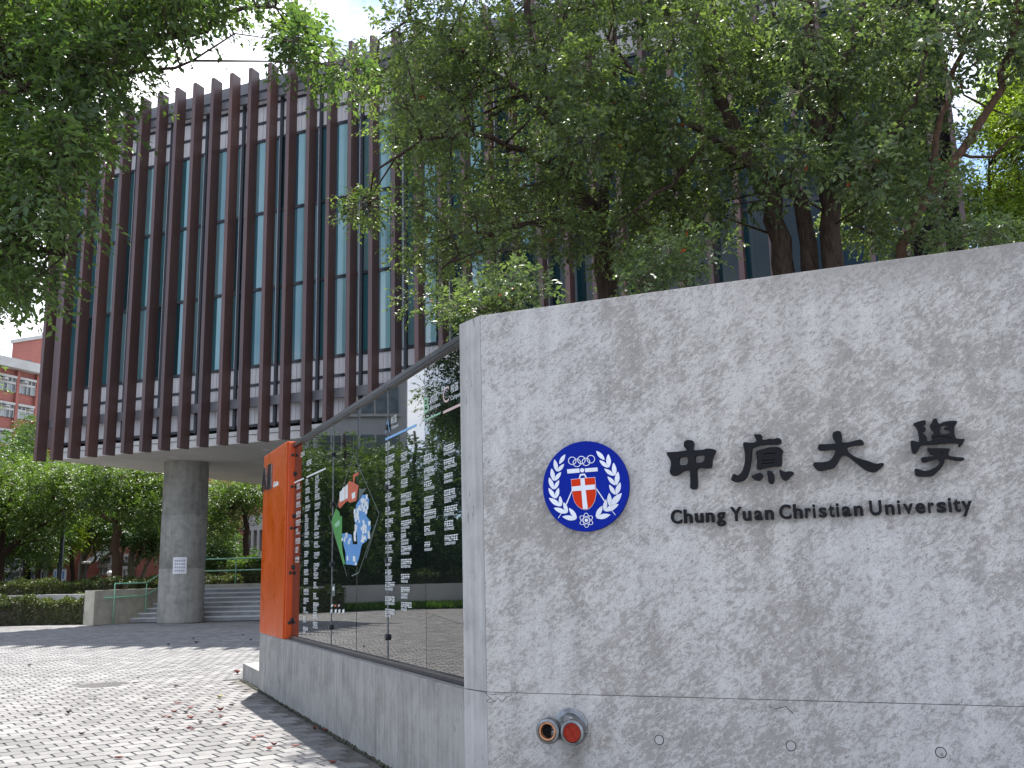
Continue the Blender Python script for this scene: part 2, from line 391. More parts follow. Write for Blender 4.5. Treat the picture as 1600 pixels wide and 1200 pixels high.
MT['white_ink'] = simple('white_ink', (0.72, 0.74, 0.74), (0.66, 0.68, 0.68), 3, 0.5)
MT['blue_ink'] = simple('blue_ink', (0.08, 0.24, 0.52), (0.10, 0.27, 0.56), 3, 0.5)
MT['sky_ink'] = simple('light_blue_ink', (0.22, 0.45, 0.75), None, 3, 0.5)
MT['green_ink'] = simple('green_ink', (0.07, 0.30, 0.06), None, 3, 0.5)
MT['mint_ink'] = simple('mint_ink', (0.30, 0.55, 0.36), None, 3, 0.5)
MT['red_ink'] = simple('red_ink', (0.55, 0.11, 0.05), None, 3, 0.5)
MT['pink_ink'] = simple('pink_ink', (0.62, 0.45, 0.42), None, 3, 0.5)
MT['line_ink'] = simple('grey_line_ink', (0.10, 0.13, 0.11), None, 3, 0.5)
MT['emblem_blue'] = simple('emblem_blue', (0.002, 0.012, 0.21), (0.002, 0.015, 0.235), 3, 0.5, spec=0.08)
MT['emblem_white'] = simple('emblem_white', (0.66, 0.68, 0.74), None, 3, 0.5)
MT['emblem_red'] = simple('emblem_red', (0.56, 0.030, 0.004), None, 3, 0.5, spec=0.1)
MT['paper'] = simple('notice_paper', (0.72, 0.72, 0.76), None, 3, 0.7)
MT['ink'] = simple('notice_ink', (0.03, 0.03, 0.04), None, 3, 0.7)
MT['green_rail'] = simple('mint_green_paint', (0.22, 0.46, 0.30), (0.18, 0.38, 0.25), 5, 0.4)
MT['brick'] = mat_brick('red_brick', (0.33, 0.10, 0.075), (0.27, 0.08, 0.065), (0.24, 0.12, 0.10))
MT['trim'] = simple('pale_concrete_trim', (0.42, 0.41, 0.39), (0.34, 0.33, 0.315), 1.0, 0.8)
MT['farglass'] = simple('far_window_glass', (0.05, 0.06, 0.065), (0.14, 0.16, 0.17), 1.4, 0.12)
MT['curtain'] = simple('window_curtain', (0.34, 0.37, 0.38), (0.16, 0.18, 0.19), 2.2, 0.8, stretch=(2, 2, 0.2))
MT['ac'] = simple('air_conditioner_casing', (0.42, 0.42, 0.40), (0.30, 0.30, 0.29), 3, 0.6)
MT['dome'] = simple('white_dome_paint', (0.72, 0.71, 0.70), (0.62, 0.61, 0.60), 1, 0.6)
MT['greywall'] = simple('pale_grey_wall', (0.40, 0.40, 0.41), (0.32, 0.32, 0.33), 0.6, 0.8)
MT['lamp'] = simple('dark_lamp_post', (0.025, 0.035, 0.04), None, 4, 0.45)
MT['banner'] = simple('white_banner', (0.66, 0.70, 0.76), None, 3, 0.7)
MT['banner_blue'] = simple('banner_blue', (0.10, 0.22, 0.55), None, 3, 0.7)
MT['soil'] = simple('dark_soil', (0.05, 0.04, 0.03), (0.09, 0.075, 0.055), 6, 0.95, bump=0.6)
MT['paver'] = mat_paver('pale_paver')
MT['ground'] = mat_paver('distant_paving', 1.2, True)
MT['joint'] = simple('sandy_joint', (0.06, 0.056, 0.050), (0.13, 0.122, 0.11), 5, 0.95)
MT['step'] = simple('grey_stone_step', (0.25, 0.25, 0.26), (0.17, 0.17, 0.18), 3, 0.75, bump=0.1)
MT['step_edge'] = simple('pale_step_nosing', (0.52, 0.52, 0.51), (0.44, 0.44, 0.43), 4, 0.7)
MT['iron'] = simple('cast_iron', (0.11, 0.105, 0.10), (0.17, 0.165, 0.16), 30, 0.65, bump=0.3)
MT['leaf_dry'] = simple('dry_red_leaf', (0.20, 0.045, 0.035), (0.13, 0.03, 0.025), 50, 0.7)
MT['leaf_dark'] = simple('dry_dark_leaf', (0.05, 0.04, 0.035), None, 50, 0.7)
MT['leaf_yellow'] = simple('dry_yellow_leaf', (0.40, 0.34, 0.06), None, 50, 0.6)
MT['bark'] = mat_bark('dark_bark', (0.022, 0.015, 0.012), (0.075, 0.052, 0.040))
MT['bark_pale'] = mat_bark('pale_bark', (0.10, 0.085, 0.065), (0.24, 0.21, 0.17))
MT['bark_brown'] = mat_bark('brown_bark', (0.04, 0.022, 0.015), (0.095, 0.055, 0.035))
MT['twig'] = simple('green_brown_twig', (0.075, 0.062, 0.034), (0.05, 0.042, 0.026), 9, 0.8)
MT['camphor'] = mat_leaf('camphor_leaf', (0.046, 0.074, 0.036), (0.125, 0.168, 0.062), 0.42, (1.6, 1.75, 0.75), red=0.006)
MT['camphor_dark'] = mat_leaf('camphor_leaf_dark', (0.042, 0.070, 0.038), (0.115, 0.158, 0.064), 0.40, (1.6, 1.7, 0.8), red=0.004)
MT['overhang'] = mat_leaf('zelkova_leaf', (0.044, 0.080, 0.034), (0.118, 0.178, 0.052), 0.44, (1.7, 1.85, 0.75))
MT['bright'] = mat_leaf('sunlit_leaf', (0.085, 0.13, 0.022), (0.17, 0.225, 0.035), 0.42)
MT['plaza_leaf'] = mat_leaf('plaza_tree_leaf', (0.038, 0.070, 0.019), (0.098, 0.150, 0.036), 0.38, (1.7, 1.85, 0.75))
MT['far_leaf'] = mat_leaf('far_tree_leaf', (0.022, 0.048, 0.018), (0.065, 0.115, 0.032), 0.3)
MT['hedge'] = mat_leaf('hedge_leaf', (0.030, 0.042, 0.016), (0.085, 0.105, 0.030), 0.25)
MT['grass'] = mat_leaf('grass_blade', (0.06, 0.12, 0.02), (0.12, 0.22, 0.03), 0.3)
MT['moss'] = simple('moss_and_dirt', (0.045, 0.05, 0.022), (0.03, 0.027, 0.02), 25, 0.95, bump=0.5)

# ------------------------------------------------------------------ foliage
def unit(a): return a / (np.linalg.norm(a, axis=-1, keepdims=True) + 1e-9)
def leaf_mesh(name, P, A, N, Ln, Wd, tone):
    """one folded rhombic leaf (two triangles) per row"""
    n = len(P); S = unit(np.cross(A, N)); N = unit(np.cross(S, A))
    Ln = Ln[:, None]; Wd = Wd[:, None]
    v = np.empty((n, 4, 3))
    v[:, 0] = P; v[:, 2] = P + A * Ln - N * Ln * 0.12
    v[:, 1] = P + A * Ln * 0.45 + S * Wd * 0.5 + N * Wd * 0.16
    v[:, 3] = P + A * Ln * 0.45 - S * Wd * 0.5 + N * Wd * 0.16
    me = bpy.data.meshes.new(name)
    me.vertices.add(n * 4); me.vertices.foreach_set('co', v.reshape(-1).astype(np.float32))
    base = (np.arange(n) * 4)[:, None]
    idx = (base + np.array([0, 1, 2, 0, 2, 3])[None]).reshape(-1)
    me.loops.add(n * 6); me.loops.foreach_set('vertex_index', idx.astype(np.int32))
    me.polygons.add(n * 2); me.polygons.foreach_set('loop_start', (np.arange(n * 2) * 3).astype(np.int32))
    me.update(calc_edges=True)
    at = me.attributes.new('tone', 'FLOAT', 'POINT'); at.data.foreach_set('value', np.repeat(tone, 4).astype(np.float32))
    return me
def sprays(O, T, k, tl, ll, lw, droop=0.35, flat=0.7, ctone=None, twig_out=None):
    """twigs at O pointing T, k leaves each, laid alternately left and right. returns leaf rows"""
    n = len(O); T = unit(T)
    up = unit(np.array([0, 0, 1.0]) + rng.normal(0, 0.35, (n, 3)) * (1.3 - flat))
    S = unit(np.cross(T, up)); U = unit(np.cross(S, T))
    f = (np.arange(k) + 0.6) / k
    side = np.where(np.arange(k) % 2 == 0, 1.0, -1.0)
    tlv = tl * rng.uniform(0.6, 1.25, n)
    P = O[:, None] + T[:, None] * (f[None, :, None] * tlv[:, None, None]) - Z * (droop * (f ** 2)[None, :, None] * tlv[:, None, None])
    P = P + rng.normal(0, ll * 0.14, P.shape)
    A = T[:, None] * 0.62 + S[:, None] * side[None, :, None] * 0.8 - Z * 0.25 + rng.normal(0, 0.28, (n, k, 3))
    N = U[:, None] + rng.normal(0, 0.38, (n, k, 3))
    sz = rng.uniform(0.55, 1.35, (n, k)) * (1.0 - 0.25 * np.abs(f - 0.5) * 2)[None]
    tone = np.clip(rng.normal(0.45, 0.2, (n, 1)) + rng.normal(0, 0.16, (n, k)) + (0 if ctone is None else ctone[:, None]), 0, 0.985)
    if twig_out is not None: twig_out.append((O, O + T * (tlv * 0.55)[:, None] - Z * (droop * 0.30 * tlv)[:, None], O + T * tlv[:, None] - Z * (droop * tlv)[:, None]))
    tone = np.where(rng.random((n, k)) < 0.0012, 1.0, tone)
    return P.reshape(-1, 3), unit(A.reshape(-1, 3)), N.reshape(-1, 3), (ll * sz).reshape(-1), (lw * sz).reshape(-1), tone.reshape(-1)
def clump_leaves(clumps, per, k, tl, ll, lw, droop=0.35, flat=0.7, twig_out=None):
    """clumps: rows (centre xyz, radii xyz). twigs start within the outer part of each clump"""
    c = np.array([q[0] for q in clumps], float); r = np.array([q[1] for q in clumps], float)
    n = len(c); i = np.repeat(np.arange(n), per)
    u = unit(rng.normal(0, 1, (n * per, 3))); rr = rng.uniform(0.25, 1.0, (n * per, 1)) ** 0.6
    O = c[i] + u * r[i] * rr
    T = u + rng.normal(0, 0.55, u.shape) + np.array([0, 0, 0.05])
    ct = rng.normal(0, 0.17, n)[i]
    if twig_out is not None:
        m_ = rng.random(len(O)) < 0.22
        twig_out.append((c[i][m_], (c[i] * .45 + O * .55 + rng.normal(0, .05, O.shape) + np.array([0, 0, .03]))[m_], O[m_]))
    return sprays(O, T, k, tl, ll, lw, droop, flat, ct, twig_out)
def twig_mesh(name, chains, radii):
    V = []; F = []; base = 0; ang = np.array([0, 2.094, 4.189])
    for (a, b, c), (r0, r1, r2) in zip(chains, radii):
        n = len(a); t_ = unit(c - a); u = unit(np.cross(t_, np.array([0.31, 0.17, 0.93]))); w = np.cross(t_, u)
        ring = np.cos(ang)[None, :, None] * u[:, None] + np.sin(ang)[None, :, None] * w[:, None]
        v = np.concatenate([a[:, None] + ring * r0, b[:, None] + ring * r1, c[:, None] + ring * r2], 1)
        V.append(v.reshape(-1, 3)); q = []
        for sg in (0, 3):
            for e in range(3): q.append([sg + e, sg + (e + 1) % 3, sg + 3 + (e + 1) % 3, sg + 3 + e])
        F.append(((np.arange(n) * 9)[:, None, None] + np.array(q)[None]).reshape(-1, 4) + base); base += n * 9
    V = np.concatenate(V); F = np.concatenate(F); me = bpy.data.meshes.new(name)
    me.vertices.add(len(V)); me.vertices.foreach_set('co', V.reshape(-1).astype(np.float32))
    me.loops.add(F.size); me.loops.foreach_set('vertex_index', F.reshape(-1).astype(np.int32))
    me.polygons.add(len(F)); me.polygons.foreach_set('loop_start', (np.arange(len(F)) * 4).astype(np.int32)); me.update(calc_edges=True)
    return me
def crown_object(rows, name, mat, parent):
    P, A, N, Ln, Wd, tone = [np.concatenate(q) for q in zip(*rows)] if isinstance(rows, list) else rows
    P = P - WL[parent.name]
    me = leaf_mesh(name, P, A, N, Ln, Wd, tone); me.materials.append(mat)
    o = bpy.data.objects.new(name, me); _link(o, parent); WL[o.name] = WL[parent.name]; return o
def wob(pts, amp, seg=3):
    """subdivide a limb polyline with a little wander"""
    out = [np.asarray(pts[0], float)]
    for a, b in zip(pts[:-1], pts[1:]):
        a = np.asarray(a, float); b = np.asarray(b, float)
        for j in range(1, seg + 1):
            q = a + (b - a) * j / seg
            if j < seg: q = q + rng.normal(0, amp, 3)
            out.append(q)
    return out
def limbs(mb, lst, n=9, amp=0.03):
    for pts, r0, r1 in lst:
        q = wob(pts, amp); m = len(q)
        mb.tube(q, [r0 + (r1 - r0) * (i / (m - 1)) ** 0.8 for i in range(m)], n)
def twigs_to(mb, limb_pts, clumps, r0=0.02, frac=1.0, n=5):
    lp = np.array(limb_pts)
    for (c, r) in clumps:
        if rng.random() > frac: continue
        c = np.asarray(c, float); dd = np.linalg.norm(lp - c, axis=1) + np.maximum(0, lp[:, 2] - c[2]) * 0.8
        a = lp[int(np.argmin(dd))]; L_ = np.linalg.norm(c - a)
        if L_ < 0.05: continue
        mid = (a + c) / 2 + rng.normal(0, 0.08 * L_, 3) + np.array([0, 0, 0.06 * L_])
        rr = r0 * (0.6 + 0.25 * L_)
        mb.tube([a, a * .55 + mid * .45, mid, mid * .4 + c * .6, c], [rr, rr * .85, rr * .65, rr * .45, rr * .2], n)
        for _ in range(3):
            e = c + unit(rng.normal(0, 1, 3)) * np.asarray(r) * 0.8
            mb.tube([mid * .35 + c * .65, (c + e) / 2 + rng.normal(0, .03, 3), e], [rr * .4, rr * .25, rr * .1], 4)
def tree(name, label, base, trunk_limbs, clumps, leafmat, barkmat, per, k, tl, ll, lw, group=None, droop=0.35, flat=0.7, frac=1.0, tr=0.02, cat='tree', amp=0.03):
    root = thing(name, base, label, cat, group)
    mb = MB(); limbs(mb, trunk_limbs, amp=amp)
    lp = []
    for pts, r0, r1 in trunk_limbs:
        pts = [np.asarray(p, float) for p in pts]
        for a, b in zip(pts[:-1], pts[1:]):
            for j in range(5): lp.append(a + (b - a) * j / 5)
        lp.append(pts[-1])
    twigs_to(mb, lp[3:], clumps, tr, frac)
    build(mb, 'trunk', barkmat, root, smooth=True)
    tw = [] if ll < 0.1 else None
    crown_object(clump_leaves(clumps, per, k, tl, ll, lw, droop, flat, tw), 'crown', leafmat, root)
    if tw:
        o_ = WL[root.name]; k_ = 1.0 if ll > 0.06 else 0.6
        me = twig_mesh('twigs', [tuple(q - o_ for q in ch) for ch in tw], [(.0048 * k_, .0036 * k_, .0024 * k_), (.0022 * k_, .0016 * k_, .0008 * k_)])
        me.materials.append(MT['twig']); to = bpy.data.objects.new('twigs', me); _link(to, root); WL[to.name] = o_; tag(to, kind='stuff')
    return root
THIN = []        # (x0, y0, x1, y1, share left open): open parts of the crowns
def px_clumps(ells, n, y0, y1, rmin, rmax, zmin=-9):
    """crown clumps: inside ellipses surveyed in the photo, at depths y0..y1"""
    area = np.array([e[2] * e[3] for e in ells], float); pr = area / area.sum(); out = []
    while len(out) < n:
        e = ells[rng.choice(len(ells), p=pr)]
        a = rng.uniform(0, 2 * math.pi); q = math.sqrt(rng.random())
        x = e[0] + e[2] * q * math.cos(a); y = e[1] + e[3] * q * math.sin(a)
        if any(bx[0] < x < bx[2] and bx[1] < y < bx[3] and rng.random() < bx[4] for bx in THIN): continue
        w = aty(x, y, rng.uniform(y0, y1))
        if w[2] < zmin: continue
        r = rng.uniform(rmin, rmax); out.append((w, (r, r, r * rng.uniform(0.6, 0.85))))
    return out

# ================================================================== THE SETTING
gm = MB(); gm.add([(-700, -60, -0.02), (700, -60, -0.02), (700, 1300, -0.02), (-700, 1300, -0.02)], [(0, 1, 2, 3)])
ground = build(gm, 'ground', MT['ground']); tag(ground, kind='structure')

# --- near paving, stone by stone
E1 = azv(55.0); E2 = azv(-35.0); PIT = 0.2
cells = []
_w0 = atz(145, 977.5); FSW = Frame((_w0[0], _w0[1], 0), D, IN); FS = Frame(FSW.p(0.0, 1.75, 0), azv(95), azv(5)); FS0 = FS
for j in range(-10, 225):
    drift = (0.5 * (j % 2)) * PIT + 0.03 * math.sin(j * 0.37) + random.uniform(-0.006, 0.006)
    for i in range(-90, 105):
        c = E1 * (i * PIT + drift) + E2 * (j * PIT)
        if c[1] < 6.2: continue
        x, y = pix((c[0], c[1], 0))
        if x < -330 or x > 690 or y < 974 or y > 1285: continue
        a, b, _ = FG.loc(c)
        if b > -0.16 and a < 9.4: continue
        if FS0.loc(c)[1] > -0.1 or (c[0] + 12.1) ** 2 + (c[1] - 34.9) ** 2 < .95 ** 2 or (c[0] < -14.6 and c[1] > 33.9): continue
        mhc = atz(160, 1070)
        if (c[0] - mhc[0]) ** 2 + (c[1] - mhc[1]) ** 2 < 0.41 ** 2: continue
        cells.append((c[1], c))
cells.sort(key=lambda q: q[0])
bed = MB(); bed.add([atz(-335, 981.5), atz(700, 975.5), atz(760, 1330), atz(-335, 1338)], [(0, 1, 2, 3)])
bed.v = [(a, b, -0.010) for a, b, c in bed.v]
paving = build(bed, 'paving', MT['joint']); tag(paving, kind='structure')
def paver_pts(c, dz=0.0):
    h1 = PIT / 2 - 0.008; h2 = PIT / 2 - 0.0045; e = 0.004
    lo = [c + E1 * a * h1 + E2 * b * h2 + Z * (-0.012) for a, b in ((-1, -1), (1, -1), (1, 1), (-1, 1))]
    hi = [c + E1 * a * (h1 - e) + E2 * b * (h2 - e) + Z * (0.002 + dz) for a, b in ((-1, -1), (1, -1), (1, 1), (-1, 1))]
    return lo + hi
PF = [(4, 5, 6, 7), (0, 1, 5, 4), (1, 2, 6, 5), (2, 3, 7, 6), (3, 0, 4, 7)]
vis = [q for q in cells if (lambda p: -5 < p[0] < 640 and p[1] < 1206)(pix((q[1][0], q[1][1], 0)))]
first = set(id(q) for q in vis[:300])
pm = None; off = WL[paving.name]
for q in vis[:300]:
    c = q[1]
    if pm is None:
        pm = bpy.data.meshes.new('paver'); pm.from_pydata([tuple(w) for w in paver_pts(np.zeros(3))], [], PF); pm.materials.append(MT['paver'])
    o = bpy.data.objects.new('paver', pm); _link(o, paving)
    o.location = (c[0] - off[0], c[1] - off[1], random.uniform(-0.0015, 0.0015) - off[2])
    o.rotation_euler = (random.uniform(-.006, .006), random.uniform(-.006, .006), random.uniform(-.008, .008))
rest = MB()
for q in cells:
    if id(q) in first: continue
    rest.add(paver_pts(q[1], random.uniform(-0.002, 0.002)), PF)
tag(build(rest, 'pavers', MT['paver'], paving), kind='stuff')

# --- raised planting bed behind the sign wall (top above eye level)
pb = MB()
p1 = FG.p(0.1, 0.42, 0); p2 = FG.p(3.9, 0.42, 0); p3 = p2 + IN * 10.5; p4 = FW.p(9.0, 14.0, 0); p5 = FW.p(9.0, 0.37, 0); p6 = FW.p(0.2, 0.37, 0)
pb.prism([p1, p2, p3, p4, p5, p6], 0.0, 2.7)
tag(build(pb, 'planting_bed', MT['soil']), kind='structure')

# --- terrace at the back left, behind its low wall
TL = [np.array(q) for q in ((-15.7, 35.6, 0.0), (-18.4, 37.4, 0.0), (-22.5, 36.4, 0.0), (-27.5, 31.5, 0.0), (-32.0, 24.0, 0.0), (-34.0, 15.0, 0.0))]
tb = MB()
tb.prism([(-15.2, 36.2), (-18.4, 37.75), (-22.8, 36.8), (-27.9, 31.8), (-32.4, 24.2), (-34.4, 15.0), (-75, 15), (-75, 75), (-1, 66), (-8.5, 44.0), (-14.6, 41.6)][::-1], 0.0, 0.98)
tag(build(tb, 'terrace', MT['soil']), kind='structure')

# ================================================================== SIGN WALL
WT = 3.2; JZ = 0.765
sw = thing('sign_wall', FW.p(3.0, 0.2, 0), 'tall blotchy grey concrete wall carrying the emblem and black university lettering', 'wall')
ch0 = FW.p(0, 0, 0); ch1 = gA
def wall_block(z0, z1, name, mat):
    mb = MB(); mb.prism([FW.p(0, 0, 0), FW.p(7.5, 0, 0), FW.p(7.5, 0.36, 0), FW.p(0.25, 0.36, 0), FG.p(0.015, 0.40, 0), ch1 + G * 0.0], z0, z1)
    return build(mb, name, mat, sw)
def main_block(z0, z1):
    mb = MB(); mb.box(FW, 0.0, 7.5, 0.0, 0.36, z0, z1); return build(mb, 'wall_panel', MT['sign'], sw, bevel=0.003)
main_block(0.0, JZ - 0.0015); main_block(JZ + 0.0015, WT)
jm = MB(); jm.box(FW, 0.004, 7.4, 0.004, 0.35, JZ - 0.004, JZ + 0.004); build(jm, 'joint', MT['joint'], sw)
def chamf(z0, z1):
    a = FW.p(0.0, 0.0, 0); b = gA; e = FG.p(0.02, 0.42, 0); f = FW.p(0.0, 0.36, 0)
    mb = MB(); mb.prism([a - D * 0.001, b, e, f - D * 0.001], z0, z1); return build(mb, 'corner_return', MT['chamfer'], sw)
chamf(0.0, JZ - 0.003); chamf(JZ + 0.003, WT + 0.0)
# form-tie plugs
for s in (1.086, 1.823, 2.575, 3.33):
    c = FW.p(s, 0, 0.527); r = 0.024
    mb = MB(); mb.lathe(c + IN * 0.004, -IN, [(0, r), (0.0075, r), (0.0085, r - 0.002), (0.0085, r - 0.005), (0.0078, r - 0.007)], 20)
    build(mb, 'tie_hole_plug', MT['chamfer'], sw)
    mb = MB(); mb.lathe(c + IN * 0.002, -IN, [(0, r + 0.004), (0.0030, r + 0.004), (0.0031, r + 0.001)], 20)
    build(mb, 'plug_ring', MT['void'], sw)
# crack at the corner of the joint
crk = MB()
for pts in ([(758, 1083), (766, 1090), (772, 1097), (778, 1090), (785, 1098), (792, 1088), (800, 1087)], [(762, 1084), (770, 1085), (781, 1084), (800, 1085)], [(766, 1091), (760, 1096), (768, 1098)], [(1200, 1104), (1212, 1108), (1228, 1104), (1240, 1116)]):
    q = [onplane(x, y, FW.o, IN) - IN * 0.0005 for x, y in pts]
    crk.tube(wob(q, 0.0015), 0.0014, 4)
build(crk, 'crack', MT['void'], sw)

# ================================================================== LETTERING
def px_poly(pts, ox, oy, sc): return [(ox + x / sc, oy + y / sc) for x, y in pts]
def to_wall(pl): return [FW.loc(onplane(x, y, FW.p(0, -0.05, 0), IN))[::2] for x, y in pl]
def put_on_wall(V, y_front, rev=True):
    """V columns: s, z, depth(0 back .. toward viewer)"""
    return [FW.p(s, y_front - dpt, z) for s, z, dpt in V]
def wall_shape(name, polys, mat, back, depth, parent=None, bevel=0.0):
    V, F = curve_mesh(polys, depth, bevel)
    mb = MB(); mb.v = [tuple(q) for q in put_on_wall(V, -back)]; mb.f = [f[::-1] for f in F]
    return build(mb, name, mat, parent)
CH = {
 'zhong': (1030, 670, 12.0, [
   [(135,435),(270,435),(500,408),(515,395),(460,330),(458,265),(475,235),(510,210),(600,205),(640,240),(645,300),(628,340),(632,405),(840,390),(880,370),(960,368),(1068,395),(1030,470),(990,560),(980,730),(930,740),(850,742),(810,730),(710,735),(700,780),(705,900),(718,1000),(705,1120),(655,1138),(600,1132),(575,1100),(582,960),(575,768),(500,775),(430,800),(340,870),(270,888),(215,862),(190,800),(218,690),(218,610),(180,540),(140,480)],
   [(365,565),(400,525),(520,515),(535,560),(540,640),(505,680),(380,682),(365,640)],
   [(668,520),(700,500),(790,490),(848,492),(850,570),(830,620),(680,645),(672,600)]]),
 'yuan': (1135, 660, 10.91, [
   [(460,200),(585,200),(603,225),(603,295),(690,290),(740,272),(800,285),(860,262),(910,268),(935,310),(930,350),(890,375),(780,372),(620,375),(470,415),(432,440),(425,520),(420,640),(400,760),(370,880),(310,980),(230,1012),(150,1018),(85,995),(78,960),(118,870),(150,880),(185,908),(230,880),(280,810),(310,700),(318,560),(305,470),(275,345),(330,332),(400,350),(500,335),(512,305),(480,240)],
   [(490,485),(640,450),(700,425),(830,418),(905,420),(960,470),(965,500),(940,520),(945,740),(880,750),(740,750),(580,798),(530,802),(510,780),(525,660),(510,560)],
   [(610,560),(660,520),(840,517),(845,530),(680,540)], [(600,640),(840,628),(845,640),(600,655)], [(595,690),(700,695),(825,675),(822,688),(700,708),(600,705)],
   [(415,910),(480,890),(540,855),(600,862),(620,920),(580,980),(520,998),(450,960)],
   [(695,820),(750,818),(800,870),(815,950),(800,1040),(765,1055),(715,1030),(705,930),(690,860)],
   [(892,800),(940,810),(990,845),(1050,832),(1110,830),(1160,865),(1080,930),(1030,985),(970,995),(920,920)]]),
 'da': (1260, 660, 12.0, [
   [(530,165),(625,155),(655,200),(668,280),(662,340),(665,372),(780,375),(850,355),(970,322),(1040,322),(1075,370),(1075,420),(1000,428),(880,432),(760,460),(775,520),(810,580),(890,630),(1010,685),(1150,715),(1310,780),(1390,758),(1450,760),(1455,800),(1380,870),(1275,942),(1140,915),(1020,835),(880,720),(780,640),(700,605),(640,630),(610,710),(560,800),(500,858),(360,890),(240,912),(190,890),(125,815),(130,740),(240,748),(380,738),(460,700),(520,610),(545,520),(535,495),(400,515),(240,530),(210,500),(215,440),(250,402),(400,408),(545,395),(550,370),(500,310),(485,250),(495,195)]]),
 'xue': (1415, 645, 10.91, [
   [(130,180),(210,150),(310,120),(348,135),(345,190),(290,225),(340,245),(345,305),(280,330),(290,345),(345,385),(370,430),(360,465),(380,490),(440,470),(470,440),(430,410),(460,360),(485,345),(485,320),(430,270),(405,210),(450,170),(460,115),(510,90),(540,110),(550,170),(590,190),(650,150),(760,135),(880,135),(875,175),(835,230),(830,330),(850,425),(890,445),(1005,440),(1010,465),(970,530),(930,582),(900,575),(900,530),(880,510),(700,515),(500,535),(270,545),(240,580),(205,660),(160,702),(110,680),(90,580),(80,475),(140,470),(215,505),(235,470),(215,350),(195,250),(140,215)],
   [(600,240),(640,208),(735,212),(740,225),(660,245),(655,270),(670,285),(740,288),(770,330),(730,348),(690,365),(610,365),(588,340),(590,290)],
   [(440,420),(520,402),(740,405),(810,438),(700,425),(560,425),(445,430)],
   [(488,245),(510,235),(530,246),(508,255)],
   [(370,595),(440,605),(600,598),(760,605),(755,640),(735,680),(735,735),(880,755),(1000,760),(1000,810),(880,818),(760,795),(690,770),(670,800),(655,870),(600,950),(500,1050),(440,1082),(300,1085),(180,1080),(158,1040),(150,950),(200,950),(330,998),(450,960),(540,905),(590,840),(570,795),(530,780),(420,810),(350,840),(290,848),(265,810),(255,760),(440,740),(490,738),(500,715),(430,700),(400,670),(370,630)],
   [(580,665),(640,660),(655,680),(640,720),(610,680)]]),
}
CHL = {'zhong': 'first black calligraphic character from the emblem, a box crossed by a vertical stroke', 'yuan': 'second black calligraphic character, with three dots below a boxed centre',
       'da': 'third black calligraphic character, shaped like a striding figure with spread legs', 'xue': 'last and most intricate black calligraphic character on the right'}
for key, (ox, oy, sc, polys) in CH.items():
    loops = [smooth_loop(to_wall(px_poly(pl, ox, oy, sc)), 1) for pl in polys]
    o = wall_shape('sign_character', loops, MT['black'], 0.018, 0.032)
    tag(o, CHL[key], 'sign letter', 'Chinese characters on the sign wall')
    V, F = curve_mesh([loops[0]], 0.002)
    # stand-off pins hold each character off the wall
    cx = np.mean([q[0] for q in loops[0]]); cz = np.mean([q[1] for q in loops[0]])
LET = [('C',1040,50,160,815.2),('h',1040,180,265,814.6),('u',1040,290,375,813.6),('n',1040,400,485,813.0),('g',1040,508,597,811.5),
       ('Y',1040,645,765,810.6),('u',1040,770,855,810.0),('a',1040,885,970,808.6),('n',1040,993,1080,808.0),
       ('C',1040,1135,1255,806.2),('h',1040,1278,1370,806.2),('r',1040,1395,1455,805.3),('i',1040,1472,1500,804.8),('s',1040,1530,1612,803.6),
       ('t',1280,95,150,802.6),('i',1280,170,200,802.4),('a',1280,228,322,801.8),('n',1280,347,440,801.0),
       ('U',1280,505,628,799.6),('n',1280,660,755,799.0),('i',1280,785,815,798.2),('v',1280,840,945,797.4),('e',1280,962,1065,796.4),('r',1280,1090,1155,796.0),('s',1280,1175,1275,795.0),('i',1280,1295,1330,794.6),('t',1280,1345,1420,794.2),('y',1280,1425,1535,793.2)]
WORDS = ['Chung'] * 5 + ['Yuan'] * 4 + ['Christian'] * 9 + ['University'] * 10
ORD = ['first', 'second', 'third', 'fourth', 'fifth', 'sixth', 'seventh', 'eighth', 'ninth', 'tenth']
CNT = {}
capV, _ = text_mesh('H', 0.02); capH = capV[:, 1].max()
LB = 1.758
for (ch, ox, a, b, yb), w in zip(LET, WORDS):
    V, F = text_mesh(ch, 0.022, 0.028)
    s0 = FW.loc(onplane(ox + a / 6.4, yb, FW.p(0, -0.04, 0), IN))[0]; s1 = FW.loc(onplane(ox + b / 6.4, yb, FW.p(0, -0.04, 0), IN))[0]
    x0, x1 = V[:, 0].min(), V[:, 0].max()
    V2 = V.copy(); V2[:, 0] = s0 + (V[:, 0] - x0) / (x1 - x0) * (s1 - s0); V2[:, 1] = LB + V[:, 1] * 0.076 / capH
    mb = MB(); mb.v = [tuple(q) for q in put_on_wall(V2, -0.012)]; mb.f = [f[::-1] for f in F]
    i = CNT.get(w, 0); CNT[w] = i + 1
    o = build(mb, 'sign_letter', MT['black'])
    tag(o, f'raised black letter {ch}, {ORD[i]} letter of the word {w} on the concrete wall', 'sign letter', 'English letters on the sign wall')

